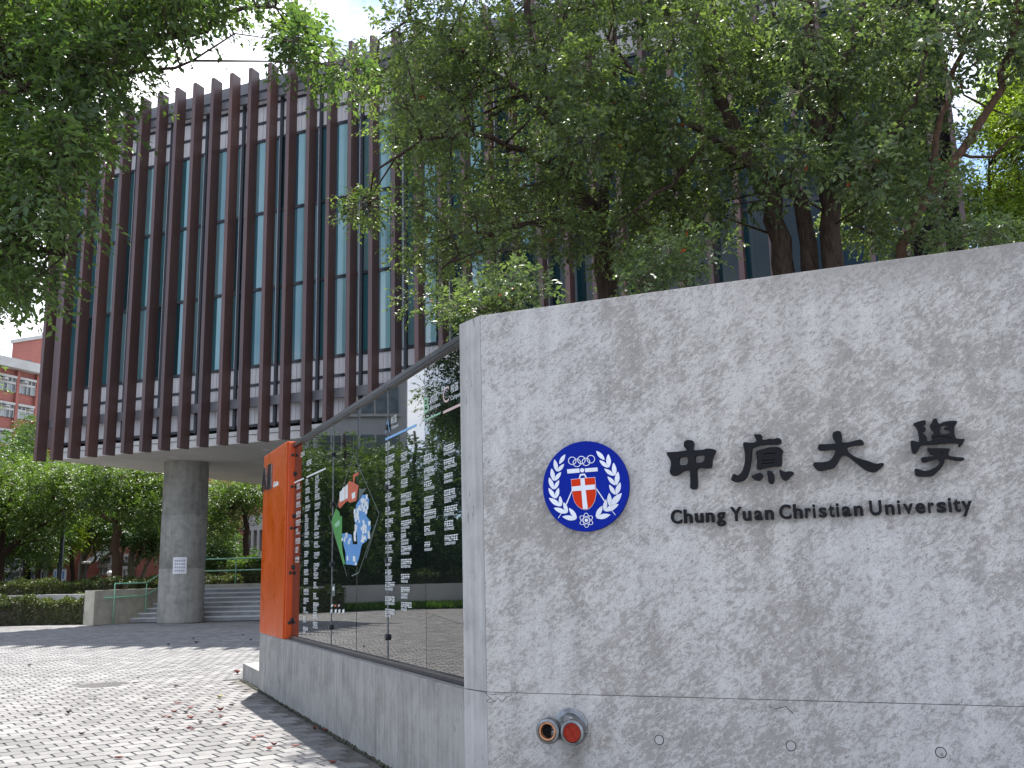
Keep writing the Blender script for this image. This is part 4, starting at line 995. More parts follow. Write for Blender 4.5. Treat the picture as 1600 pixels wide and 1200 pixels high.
# paper notice on the column
nn = thing('paper_notice', (cc[0] + 0.2, cc[1] - 0.85, 2.2), 'white paper notice with black lines taped to the round column', 'notice')
q0 = [aty(x, y, 34.15) for x, y in ((264, 871), (284.5, 871), (284.5, 897), (264, 897))]
vdir = unit(np.array([-cc[0], -cc[1], 0])); hd = np.array([-vdir[1], vdir[0], 0])
ca = math.atan2(*(np.array([q0[0][0] + q0[1][0], q0[0][1] + q0[1][1]]) / 2 - cc[:2])[::-1])
def on_col(t, z, r): return cc + np.array([math.cos(t) * r, math.sin(t) * r, z])
zt_, zb_ = q0[0][2], q0[3][2]; wn = 0.47 / 0.8
a_c = math.atan2(-cc[1], -cc[0]) - 0.12
mb = MB(); K = 8
vv = []; ff = []
for k_ in range(K + 1):
    t_ = a_c - wn / 2 + wn * k_ / K; vv += [on_col(t_, zb_, 0.802), on_col(t_, zt_, 0.802), on_col(t_, zb_, 0.799), on_col(t_, zt_, 0.799)]
for k_ in range(K): b = k_ * 4; ff += [(b, b + 4, b + 5, b + 1), (b + 2, b + 3, b + 7, b + 6)]
mb.add(vv, ff); build(mb, 'sheet', MT['paper'], nn)
mb = MB()
for r_ in range(4):
    for k_ in range(5):
        if r_ == 3 and k_ > 4: continue
        t0 = a_c - wn * 0.36 + k_ * wn * 0.155; z1 = zt_ - 0.10 - r_ * 0.115
        for (u0, u1, w0, w1) in ((0, 1, .8, 1), (0, 1, .35, .5), (.1, .25, 0, 1), (.7, .85, 0, 1)):
            q = [on_col(t0 + u * wn * 0.11, z1 - 0.065 + w * 0.065, 0.8045) for u, w in ((u0, w0), (u1, w0), (u1, w1), (u0, w1))]
            mb.add(q, [(0, 1, 2, 3)])
build(mb, 'lettering', MT['ink'], nn)

# ================================================================== STAIRS, SIDE WALL, RAILINGS
stt = thing('stairs', FS.p(4, 1, 0), 'wide flight of grey stone steps with pale nosings behind the column', 'stairs')
RI, TR, NS = 0.163, 0.36, 7
for i in range(NS):
    b0 = i * TR; b1 = NS * TR + 0.6
    mb = MB(); mb.box(FS, i * 0.0 + 0.0, 13.0, b0, b1, max(0, i * RI) + (0.0 if i == 0 else -0.0), (i + 1) * RI - 0.045); 
    st_ = build(mb, 'step', MT['step'], stt)
    mb = MB(); mb.box(FS, 0.0, 13.0, b0 - 0.02, b0 + TR + 0.02, (i + 1) * RI - 0.044, (i + 1) * RI); build(mb, 'nosing', MT['step_edge'], st_)
# curved lower return of the first step at the right
mb = MB(); mb.prism([FS.p(5.0, -0.02, 0), FS.p(13, -1.9, 0), FS.p(13, -0.02, 0)], 0, RI * 0.99); build(mb, 'landing_wedge', MT['step'], stt)
tpl = MB(); tpl.box(FS, -0.2, 13.5, NS * TR + 0.6, 9.5, 0.0, NS * RI); tag(build(tpl, 'upper_plaza', MT['step']), kind='structure')
tw = thing('landing_kerb', FS.p(5, 3.2, NS * RI), 'low beige concrete kerb along the top of the stairs', 'kerb')
mb = MB(); mb.box(FS, -0.2, 13.2, NS * TR + 0.75, NS * TR + 1.0, NS * RI - 0.0, NS * RI + 0.15); build(mb, 'kerb_block', MT['stairwall'], tw, bevel=0.01)
sdw = thing('stair_side_wall', FSW.p(-0.2, 3, 0), 'beige concrete side wall flanking the stairs left of the column', 'wall')
mb = MB(); mb.box(FSW, -0.46, 0.0, 0.0, 7.5, 0.0, 1.20); build(mb, 'wall_block', MT['stairwall'], sdw, bevel=0.01)
rl = thing('stair_railing', FSW.p(0.3, 2, 0), 'mint green tube handrail beside the stair side wall', 'railing')
def rp(x, y, b): # point on the railing plane just inside the side wall
    return onplane(x, y, FSW.p(0.16, 0, 0), D)
rn = FSW.p(0.16, 0, 0)
def rz(b, z): return FSW.p(0.16, b, z)
slope_ = RI / TR
bs = 4.1
top = [rz(0.75, 1.42), rz(2.3, 1.42), rz(5.6, 1.42 + 1.50)]
low = [rz(0.30, 0.93), rz(2.3, 0.95), rz(5.6, 0.95 + 1.50)]
mb = MB(); mb.tube(top, 0.028, 8); build(mb, 'top_rail', MT['green_rail'], rl, smooth=True)
mb = MB(); mb.tube(low, 0.028, 8); build(mb, 'lower_rail', MT['green_rail'], rl, smooth=True)
for b, zt in ((0.75, 1.42), (2.3, 1.42), (4.6, 2.46)):
    mb = MB(); mb.tube([rz(b, 0.0), rz(b, zt)], 0.024, 8); build(mb, 'post', MT['green_rail'], rl, smooth=True)
rl2 = thing('landing_railing', FS.p(5, 3.4, NS * RI), 'mint green two-rail railing along the top of the stairs', 'railing')
kz = NS * RI + 0.15
for z in (kz + 0.53, kz + 1.0):
    mb = MB(); mb.tube([FS.p(1.0, NS * TR + 0.87, z), FS.p(13.0, NS * TR + 0.87, z)], 0.027, 8); build(mb, 'rail', MT['green_rail'], rl2, smooth=True)
for a in (1.0, 2.6, 4.1, 5.05, 6.6, 8.1, 9.6, 11.1, 12.6):
    mb = MB(); mb.tube([FS.p(a, NS * TR + 0.87, kz), FS.p(a, NS * TR + 0.87, kz + 1.0)], 0.026, 8); build(mb, 'post', MT['green_rail'], rl2, smooth=True)

# ================================================================== LOW TERRACE WALL, HEDGES, GRASS
twl = thing('terrace_wall', TL[3], 'low curved grey concrete retaining wall below the terrace hedge', 'wall')
for a, b in zip(TL[:-1], TL[1:]):
    d_ = unit(b - a); n_ = np.array([-d_[1], d_[0], 0]); n_ = n_ if n_ @ (np.array([0, 0, 0]) - a) < 0 else -n_
    mb = MB(); mb.prism([a, b, b + n_ * 0.3, a + n_ * 0.3], 0.0, 1.06); build(mb, 'wall_segment', MT['trim'], twl)
def hedge(name, label, path, width, z0, z1, per_m, mat, ll=0.085, group=None, nrm=1):
    path = [np.asarray(p, float) for p in path]
    root = thing(name, path[0] * [1, 1, 0] + Z * z0, label, 'hedge', group)
    P_ = []; core = MB()
    for a, b in zip(path[:-1], path[1:]):
        Ls = np.linalg.norm(b - a); d_ = (b - a) / Ls; n_ = np.array([-d_[1], d_[0], 0])
        n = int(per_m * Ls)
        u = rng.random(n) * Ls; v = rng.uniform(-.5, .5, n) * width; w = rng.random(n)
        bump = 0.10 * np.sin(u * 2.1 + v * 3) + 0.07 * np.sin(u * 5.3 + 1) + 0.05 * np.sin(u * 9 + v * 7)
        hgt = (z1 - z0) + bump
        zz = np.where(rng.random(n) < 0.55, 1 - np.abs(rng.normal(0, .12, n)), w) * hgt
        vv = np.where((zz < hgt * .85) & (rng.random(n) < .7), np.sign(v) * width * (0.5 - np.abs(rng.normal(0, .06, n))) + bump * .6, v)
        P_.append(a * [1, 1, 0] + d_ * u[:, None] + n_ * vv[:, None] + Z * (z0 + np.maximum(0.02, zz))[:, None])
        fr = Frame(a, d_, n_); fr.flip = False
        core.box(fr, 0, Ls, -width * .36, width * .36, z0 - a[2], z0 - a[2] + (z1 - z0) * 0.82)
    P_ = np.concatenate(P_); n = len(P_)
    A_ = unit(rng.normal(0, 1, (n, 3)) + np.array([0, -0.3, 0.5])); N_ = unit(rng.normal(0, .7, (n, 3)) + np.array([0, -.4, .6]))
    tone = np.clip(rng.normal(.4, .22, n) + 0.25 * np.sin(P_[:, 0] * 1.3 + P_[:, 1]), 0, .98)
    build(core, 'inner_stems', MT['soil'], root)
    crown_object((P_, A_, N_, rng.uniform(.6, 1.3, n) * ll, rng.uniform(.6, 1.2, n) * ll * .5, tone), 'foliage', mat, root)
    return root
hedge('clipped_hedge', 'lower clipped dark hedge in front of the pale terrace line at far left', [(-15.45, 36.2, 0), (-18.3, 36.6, 0), (-22.0, 35.8, 0)], 1.3, 0.0, 0.92, 3600, MT['hedge'])
hedge('clipped_hedge', 'upper clipped hedge on the terrace below the trees at left', [(-12.6, 42.8, 1.0), (-15.7, 38.4, 1.0), (-18.6, 38.6, 1.0), (-23.2, 37.4, 1.0), (-28.3, 32.3, 1.0), (-32.9, 24.6, 1.0), (-34.8, 16.0, 1.0)], 1.3, 0.95, 1.52, 2600, MT['hedge'], ll=0.095)
hedge('shrub_hedge', 'pale green leafy shrub hedge behind the stair landing railing', [(-12.8, 44.0, 1.1), (-8.0, 42.2, 1.1), (-3.0, 40.2, 1.1)], 1.5, 1.1, 2.3, 2400, MT['plaza_leaf'], ll=0.13)
hedge('tall_hedge', 'tall dark screen hedge deep on the terrace, seen only in the glass', [(-33, 50, 0), (-41, 42, 0), (-47, 30, 0), (-49, 18, 0)], 1.8, 0.95, 4.6, 1500, MT['far_leaf'], ll=0.24)
# grass strip before the low wall
gp = []
for a, b in zip(TL[2:-1], TL[3:]):
    Ls = np.linalg.norm(b - a); d_ = unit(b - a); n_ = np.array([-d_[1], d_[0], 0]); n_ = n_ if n_ @ a < 0 else -n_
    n = int(Ls * 1500); gp.append(a + d_ * (rng.random(n) * Ls)[:, None] + n_ * (rng.random(n) * 0.9)[:, None])
P_ = np.concatenate(gp); n = len(P_)
gme = leaf_mesh('grass', P_ - TL[3], unit(rng.normal(0, .45, (n, 3)) + Z), unit(rng.normal(0, 1, (n, 3))), rng.uniform(.12, .42, n), rng.uniform(.02, .05, n), np.clip(rng.normal(.5, .25, n), 0, .98))
gme.materials.append(MT['grass']); go = bpy.data.objects.new('grass', gme); COL.objects.link(go); go.location = tuple(TL[3]); tag(go, 'tall bright grass growing at the foot of the terrace wall', 'grass', kind='stuff')

# ================================================================== MANHOLE, FALLEN LEAVES
mh = atz(160, 1070); mo = thing('manhole_cover', (mh[0], mh[1], 0), 'round ribbed iron manhole cover set in the pale paving', 'manhole cover')
mb = MB(); mb.lathe((mh[0], mh[1], -0.012), Z, [(0, 0.42), (0.012, 0.42), (0.013, 0.385), (0.009, 0.38), (0.009, 0.0)], 40); build(mb, 'frame_and_plate', MT['iron'], mo)
mb = MB()
for i in range(-8, 9):
    w = math.sqrt(max(0, .36 ** 2 - (i * .042) ** 2))
    for j in range(-8, 9):
        if abs(j * .042) < w: mb.box(Frame((mh[0], mh[1], 0), E1, E2), i * .042 - .013, i * .042 + .013, j * .042 - .013, j * .042 + .013, -0.004, 0.003)
build(mb, 'grip_stud', MT['iron'], mo)
def leaf_litter(size, curl):
    mb = MB(); n = 6; vv = []
    for k_ in range(n + 1):
        f = k_ / n; w = math.sin(math.pi * min(1, f * 1.02)) ** .8 * 0.24 * size; zc = curl * size * (4 * (f - .5) ** 2) + 0.004
        vv += [((f - .5) * size, -w, zc + w * .5 * (1 + curl)), ((f - .5) * size, 0, zc), ((f - .5) * size, w, zc + w * .6 * (1 + curl))]
    fs = []
    for k_ in range(n): b = 3 * k_; fs += [(b, b + 3, b + 4, b + 1), (b + 1, b + 4, b + 5, b + 2)]
    mb.add(vv, fs)
    mb.tube([(.5 * size, 0, curl * size + 0.004), (.72 * size, .05 * size, curl * size * 1.4 + .004)], 0.0015, 4); return mb
lm = {}
for nm, m_ in (('red', 'leaf_dry'), ('dark', 'leaf_dark'), ('yellow', 'leaf_yellow')):
    for v_ in range(3):
        me = mesh_from(leaf_litter(0.10, (0.18, 0.3, 0.1)[v_]), 'fallen_leaf'); me.materials.append(MT[m_]); lm[nm, v_] = me
litter = [(297,1108,'red'),(272,1114,'red'),(278,1100,'red'),(264,1122,'red'),(298,1124,'red'),(295,1139,'red'),(300,1141,'red'),(330,1114,'red'),(345,1121,'red'),(351,1133,'red'),(344,1112,'red'),(396,1156,'red'),(406,1152,'red'),(428,1166,'red'),(420,1173,'red'),(462,1167,'red'),(492,1142,'red'),(512,1143,'red'),(588,1186,'red'),(520,1194,'red'),(185,1186,'red'),(256,1121,'red'),(371,1054,'red'),(368,1050,'red'),
          (148,1094,'dark'),(107,1116,'dark'),(61,1119,'dark'),(216,1061,'dark'),(46,1041,'dark'),(275,1073,'dark'),(228,1094,'dark'),(245,1144,'dark'),(362,1103,'dark'),(388,1165,'dark'),(313,1131,'dark'),(290,1115,'dark'),(128,1149,'dark'),(307,1005,'dark'),(318,1017,'dark'),(302,999,'dark'),(380,993,'dark'),(392,1001,'dark'),(263,1008,'dark'),(343,1091,'yellow')]
for i, (x, y, kd) in enumerate(litter):
    c = atz(x, y); o = bpy.data.objects.new('fallen_leaf', lm[kd, i % 3]); COL.objects.link(o)
    o.location = (c[0], c[1], 0.003); o.rotation_euler = (0, 0, random.uniform(0, 6.28)); s_ = random.uniform(.75, 1.3) * (1.0 if y > 1060 else 1.25); o.scale = (s_, s_, s_ * random.uniform(.8, 1.5))
    tag(o, {'red': 'small curled reddish dry leaf lying on the pale paving', 'dark': 'small dark dried leaf lying on the pale paving', 'yellow': 'single yellow fallen leaf near the plinth shadow'}[kd], 'leaf', None if kd == 'yellow' else {'red': 'reddish fallen leaves on the paving', 'dark': 'dark fallen leaves on the paving'}[kd])

# ================================================================== TREES
def W(x, y, d): return aty(x, y, d)
def keep_out(cl):
    out = []
    for c, r in cl:
        a, b, _ = FB.loc(c)
        if a > -0.9 and b > -0.9 - max(r) * 0.3 and a < BL + 0.6 and c[2] > 4.6: continue
        out.append((c, r))
    return out
BEDZ = 2.7
def bedpt(x, y, d): p = W(x, y, d); return np.array([p[0], p[1], BEDZ - 0.05])
gR = 'camphor trees in the bed behind the sign wall'
THIN = [(1165, 270, 1335, 430, .82), (1462, 90, 1535, 305, .93), (1080, 20, 1260, 200, .35), (930, 150, 1010, 330, .35)]
# left-hand camphor
tA = keep_out(px_clumps([(640,150,70,110),(720,50,130,100),(650,300,88,120),(760,200,120,150),(775,360,100,70),(630,400,45,55),(690,440,35,30),(860,300,80,110),(870,100,120,120),(585,290,36,46),(590,160,36,60),(660,425,30,26),(640,-120,150,80),(800,-140,180,90)], 104, 9.8, 13.4, 0.28, 0.50))
dA = 11.6
tree('camphor_tree', 'leafy camphor tree left of the others, hanging over the fins above the glass', bedpt(955, 520, dA), [
  ([bedpt(958, 520, dA), W(950, 450, dA), W(936, 352, dA), W(900, 285, dA), W(868, 190, dA), W(838, 100, dA), W(820, -60, dA)], 0.17, 0.04),
  ([W(936, 352, dA), W(952, 270, dA + .3), W(958, 160, dA + .5), W(965, 20, dA + .6)], 0.09, 0.03),
  ([W(900, 285, dA), W(820, 235, dA - .4), W(740, 210, dA - .8), W(660, 220, dA - 1)], 0.06, 0.015),
  ([W(868, 190, dA), W(780, 120, dA), W(700, 60, dA - .3), W(640, 30, dA - .4)], 0.05, 0.012),
  ([W(936, 352, dA), W(850, 345, dA - .5), W(760, 370, dA - .9), W(690, 420, dA - 1.1)], 0.045, 0.012)],
  tA, MT['camphor'], MT['bark'], 62, 9, 0.26, 0.070, 0.037, group=gR, droop=0.22, flat=0.4, tr=0.020, frac=0.9)
# middle, twin-stemmed
dB = 10.6
tB = keep_out(px_clumps([(1000,100,130,130),(1070,250,110,90),(960,240,80,90),(1020,350,90,45),(1120,120,90,110),(1150,300,80,45),(1060,-120,220,90),(1005,395,80,30),(1040,330,80,40)], 70, 9.2, 12.6, 0.28, 0.48))
tree('camphor_tree', 'twin-stemmed camphor tree with two thick forked trunks above the sign wall', bedpt(1240, 520, dB), [
  ([bedpt(1232, 520, dB), W(1222, 410, dB), W(1210, 310, dB), W(1165, 245, dB), W(1120, 140, dB), W(1088, 40, dB), W(1050, -90, dB)], 0.150, 0.05),
  ([bedpt(1272, 520, dB), W(1265, 410, dB), W(1252, 318, dB), W(1225, 288, dB), W(1180, 262, dB - .1), W(1120, 215, dB - .3)], 0.125, 0.05),
  ([W(1120, 140, dB), W(1108, 60, dB + .2), W(1112, -40, dB + .3)], 0.06, 0.03),
  ([W(1165, 245, dB), W(1070, 190, dB - .3), W(1000, 120, dB - .5), W(950, 60, dB - .6)], 0.055, 0.012),
  ([W(1120, 215, dB - .3), W(1050, 290, dB - .6), W(990, 330, dB - .8)], 0.04, 0.012)],
  tB, MT['camphor'], MT['bark'], 54, 9, 0.26, 0.078, 0.042, group=gR, droop=0.22, flat=0.4, tr=0.016, frac=0.7)
# right of it, upright
dC = 10.4
tC = keep_out(px_clumps([(1210,80,100,100),(1290,210,120,100),(1360,250,90,100),(1230,320,80,40),(1400,110,60,110),(1350,60,90,80),(1400,330,70,45),(1330,340,60,35),(1300,-120,200,90),(1400,320,70,46),(1380,280,80,60)], 66, 9.0, 12.4, 0.28, 0.48))
tree('camphor_tree', 'upright camphor tree whose single rough trunk stands right of the twin stems', bedpt(1308, 510, dC), [
  ([bedpt(1312, 510, dC), W(1300, 400, dC), W(1290, 290, dC), W(1275, 180, dC), W(1264, 60, dC), W(1250, -80, dC)], 0.145, 0.06),
  ([W(1290, 220, dC), W(1308, 150, dC - .1), W(1332, 60, dC - .2), W(1365, -30, dC - .3), W(1390, -100, dC - .3)], 0.085, 0.04),
  ([W(1275, 180, dC), W(1225, 90, dC + .2), W(1200, 0, dC + .3), W(1190, -60, dC + .3)], 0.05, 0.02),
  ([W(1290, 290, dC), W(1370, 230, dC - .4), W(1430, 160, dC - .6), W(1450, 80, dC - .7)], 0.05, 0.015)],
  tC, MT['camphor_dark'], MT['bark'], 48, 9, 0.26, 0.086, 0.047, group=gR, droop=0.22, flat=0.4, tr=0.016, frac=0.7)
# right-hand one, open crown
dD = 9.6
tD = px_clumps([(1520,50,70,60),(1490,120,45,80),(1560,130,45,70),(1470,260,40,60),(1440,330,60,40),(1540,-80,120,70),(1505,215,40,30),(1640,80,60,120),(1560,40,60,50)], 46, 8.6, 11.0, 0.22, 0.42)
tree('camphor_tree', 'slender open camphor tree at right whose pale leaning limb crosses the blue sky', bedpt(1400, 500, dD), [
  ([bedpt(1395, 500, dD), W(1408, 385, dD), W(1450, 310, dD), W(1500, 240, dD), W(1545, 170, dD), W(1580, 80, dD), W(1592, 0, dD), W(1600, -80, dD)], 0.062, 0.03),
  ([W(1450, 310, dD), W(1470, 180, dD + .2), W(1500, 90, dD + .2), W(1530, -10, dD + .2), W(1545, -90, dD + .2)], 0.04, 0.02),
  ([W(1500, 240, dD), W(1560, 235, dD - .2), W(1620, 215, dD - .3)], 0.02, 0.008),
  ([W(1545, 170, dD), W(1500, 130, dD + .1), W(1470, 100, dD + .1)], 0.015, 0.006)],
  tD, MT['camphor_dark'], MT['bark_brown'], 24, 9, 0.26, 0.088, 0.050, group=gR, droop=0.22, flat=0.4, tr=0.014, frac=1.0)
THIN = []
# bright tree beyond, in full sun
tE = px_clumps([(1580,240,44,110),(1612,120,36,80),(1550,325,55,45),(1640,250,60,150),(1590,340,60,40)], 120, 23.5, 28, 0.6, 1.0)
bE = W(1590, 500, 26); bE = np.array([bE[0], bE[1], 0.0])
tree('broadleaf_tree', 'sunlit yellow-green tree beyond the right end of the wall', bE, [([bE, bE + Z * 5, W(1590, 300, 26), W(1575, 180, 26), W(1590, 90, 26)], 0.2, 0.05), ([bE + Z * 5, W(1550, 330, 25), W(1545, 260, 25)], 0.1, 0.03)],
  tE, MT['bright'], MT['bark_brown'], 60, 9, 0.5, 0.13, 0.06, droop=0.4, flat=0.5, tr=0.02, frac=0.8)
# shrubs along the top of the wall
def shrub(label, ells, d0, d1, n, mat, per=34, ll=0.055):
    cl = px_clumps(ells, n, d0, d1, 0.13, 0.24)
    c = np.mean([q[0] for q in cl], 0); base = np.array([c[0], c[1], BEDZ - .03])
    lm_ = []
    for k_ in range(7):
        q = cl[rng.integers(len(cl))][0]; b0 = base + np.array([rng.normal(0, .12), rng.normal(0, .1), 0]); lm_.append(([b0, (b0 + q) / 2 + rng.normal(0, .05, 3), q], 0.014, 0.004))
    tree('shrub', label, base, lm_, cl, mat, MT['bark'], per, 8, 0.17, ll, 0.026, group='shrubs along the wall top', droop=.3, flat=.4, tr=.007, frac=.5, cat='shrub', amp=.01)
shrub('small leafy shrub spilling over the left corner of the sign wall', [(765,466,46,26),(712,490,20,12),(812,458,30,26)], 7.2, 8.2, 15, MT['camphor_dark'])
shrub('dark shrub over the wall top left of the twin trunks', [(1075,402,46,34),(1020,425,30,26)], 7.6, 9.4, 15, MT['camphor_dark'])
shrub('low dark shrub over the wall top at the far right', [(1540,366,46,8),(1450,380,24,8)], 7.8, 9.6, 9, MT['camphor_dark'])

# overhanging tree at upper left
tO = px_clumps([(70,30,140,70),(255,-22,120,40),(390,-36,62,36),(58,195,82,56),(42,300,56,62),(14,385,46,26),(145,112,52,30),(215,44,46,18)], 132, 6.8, 9.4, 0.18, 0.36)
tO += px_clumps([(-200,80,220,240),(100,-160,420,110),(-150,330,120,130)], 75, 6.4, 9.8, 0.35, 0.6)
tO += px_clumps([(535,98,14,4),(470,60,20,10),(150,374,22,6),(40,440,24,12)], 11, 7.2, 8.2, 0.07, 0.13)
bO = np.array([-8.6, 8.4, 0.0]); j0 = np.array([-8.0, 8.2, 4.0]); dO = 7.6
tree('zelkova_tree', 'tree at left reaching long leafy branches across the top corner', bO, [
  ([bO, bO * .5 + j0 * .5 + np.array([.1, 0, 0]), j0, np.array([-7.6, 8.2, 5.2]), np.array([-7.9, 8.3, 8.0])], 0.26, 0.09),
  ([j0, W(-160, 190, dO), W(0, 112, dO), W(80, 74, dO), W(155, 62, dO), W(300, 52, dO), W(360, 20, dO), W(430, 10, dO)], 0.10, 0.012),
  ([W(80, 74, dO), W(110, 52, dO + .1), W(152, 32, dO + .1), W(220, 10, dO + .2)], 0.035, 0.012),
  ([W(-160, 190, dO), W(0, 148, dO - .2), W(90, 130, dO - .2), W(200, 115, dO - .2), W(300, 95, dO - .3)], 0.045, 0.010),
  ([j0 + Z * .3, W(-150, 360, dO + .3), W(0, 300, dO + .3), W(90, 260, dO + .3), W(160, 215, dO + .3)], 0.07, 0.012),
  ([W(-150, 360, dO + .3), W(-20, 380, dO + .2), W(50, 390, dO + .2), W(100, 400, dO + .2)], 0.035, 0.010)],
  tO, MT['overhang'], MT['bark'], 28, 11, 0.30, 0.082, 0.036, droop=0.45, flat=0.85, tr=0.012, frac=0.85)
# a few hanging and reaching tip sprays on that tree
bN = np.array([-10.6, 15.2, 0.0]); clN = []
while len(clN) < 80:
    u_ = unit(rng.normal(0, 1, 3)) * rng.random() ** .4
    q = rng.uniform(.3, .5); clN.append((bN + np.array([u_[0] * 1.9, u_[1] * 2.2, 7.3 + u_[2] * 1.5]), (q, q, q * .7)))
for k_ in range(190):
    q = rng.uniform(.28, .42); clN.append((np.array([rng.uniform(-12.4, -9.45), rng.uniform(13.2, 17.4), rng.uniform(4.7, 8.8)]), (q, q, q * .7)))
tree('zelkova_tree', 'second leafy tree just past the left edge, behind the overhanging one', bN, [([bN, bN + Z * 3, bN + np.array([.2, .1, 5]), bN + np.array([.1, .3, 8])], .2, .05), ([bN + Z * 3, bN + np.array([1.2, -.3, 5.6]), bN + np.array([1.9, -.4, 6.8])], .09, .03), ([bN + Z * 3.4, bN + np.array([-1.1, .5, 6])], .09, .03)],
     clN, MT['overhang'], MT['bark'], 34, 11, .36, .085, .038, droop=.4, flat=.8, tr=.014, frac=.8)
# plaza trees behind the terrace
gP = 'trees on the terrace behind the building'
def T_(x, y, d): return W(x, y, d)
def plaza_tree(label, base_px, d, lim, ells, n, mat, bark, rmin=.5, rmax=.9, per=46, ll=0.16, d0=-2.5, d1=2.5, gz=0.95, tr=.022, frac=.8):
    b = W(*base_px, d); b = np.array([b[0], b[1], gz])
    L_ = [([b if q is None else T_(q[0], q[1], d + (q[2] if len(q) > 2 else 0)) for q in pts], r0, r1) for pts, r0, r1 in lim]
    cl = keep_out(px_clumps(ells, n, d + d0, d + d1, rmin, rmax))
    return tree('terrace_tree', label, b, L_, cl, mat, bark, per, 8, 0.55, ll, ll * .5, group=gP, droop=.35, flat=.7, tr=tr, frac=frac, amp=.06)
plaza_tree('leaning dark-limbed terrace tree at the far left edge', (-12, 905), 43, [([None, (2, 868), (35, 838), (62, 805), (85, 775)], .22, .06), ([(2, 868), (8, 810), (20, 770), (15, 740)], .12, .04), ([(35, 838), (75, 815), (105, 790)], .08, .03), ([(20, 850), (60, 845), (95, 825)], .06, .02)],
  [(55,765,70,28),(5,775,45,45),(110,762,45,26),(60,738,60,15),(130,742,40,14),(-60,760,60,60),(30,815,40,25),(95,800,30,22)], 72, MT['plaza_leaf'], MT['bark'])
plaza_tree('brown-trunked terrace tree forking low beside the round column', (183, 908), 42, [([None, (183, 870), (181, 815), (192, 788), (205, 765), (212, 735)], .24, .09), ([(181, 815), (165, 810), (148, 800), (138, 782), (136, 760)], .13, .05), ([(205, 765), (235, 755), (255, 740)], .08, .03)],
  [(185,752,60,22),(140,765,40,22),(235,752,45,18),(200,742,60,10),(170,785,30,14),(215,780,34,16),(240,790,20,25)], 56, MT['plaza_leaf'], MT['bark_brown'], d0=-2, d1=4)
plaza_tree('yellow-green terrace tree behind the lamp post', (112, 905), 52, [([None, (112, 860), (110, 810), (115, 780)], .14, .05)], [(112,815,22,32),(100,840,16,18),(118,790,20,20)], 34, MT['bright'], MT['bark'], ll=.17)
plaza_tree('pale twisted trunk tree left of the brown trunk', (128, 905), 55, [([None, (128, 880), (140, 850), (135, 815), (140, 790)], .2, .07), ([(128, 880), (132, 850), (133, 820)], .12, .05), ([(134, 890), (150, 872), (146, 845)], .12, .05)], [(140,810,34,24),(160,835,22,18),(130,790,30,18)], 44, MT['far_leaf'], MT['bark_pale'], ll=.18, per=40)
plaza_tree('pale many-stemmed tree just left of the round column', (208, 905), 54, [([None, (205, 870), (212, 840), (206, 810)], .22, .07), ([(205, 890), (190, 872), (196, 845)], .14, .05), ([(210, 885), (224, 862), (232, 835)], .14, .05), ([(222, 905), (232, 880), (246, 850)], .12, .04)], [(215,815,45,26),(245,845,25,25),(195,830,24,18),(240,800,26,22)], 60, MT['far_leaf'], MT['bark_pale'], ll=.18, per=44)
plaza_tree('bright leafy tree seen right of the round column', (386, 905), 50, [([None, (385, 860), (383, 810), (378, 780), (355, 765)], .22, .06), ([(383, 810), (392, 775), (402, 755)], .09, .04), ([(378, 790), (345, 800), (325, 805)], .08, .03)], [(360,785,42,26),(330,800,25,30),(395,775,25,20),(345,825,30,18),(370,762,40,14),(340,760,24,12)], 52, MT['plaza_leaf'], MT['bark'], d0=-1.5, d1=3)
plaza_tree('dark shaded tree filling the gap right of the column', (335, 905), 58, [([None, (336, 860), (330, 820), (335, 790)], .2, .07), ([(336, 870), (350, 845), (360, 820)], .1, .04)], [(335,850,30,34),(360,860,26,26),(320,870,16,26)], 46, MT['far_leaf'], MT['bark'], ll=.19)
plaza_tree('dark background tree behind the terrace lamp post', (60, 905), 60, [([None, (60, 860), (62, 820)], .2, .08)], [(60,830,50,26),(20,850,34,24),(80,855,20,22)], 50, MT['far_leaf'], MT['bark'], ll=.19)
plaza_tree('mid-green tree against the tall red brick building', (42, 905), 62, [([None, (42, 800), (42, 700), (44, 660)], .26, .06)], [(44,690,16,34),(36,725,22,26),(50,655,9,14)], 42, MT['plaza_leaf'], MT['bark'], ll=.2, rmin=.5, rmax=.8)
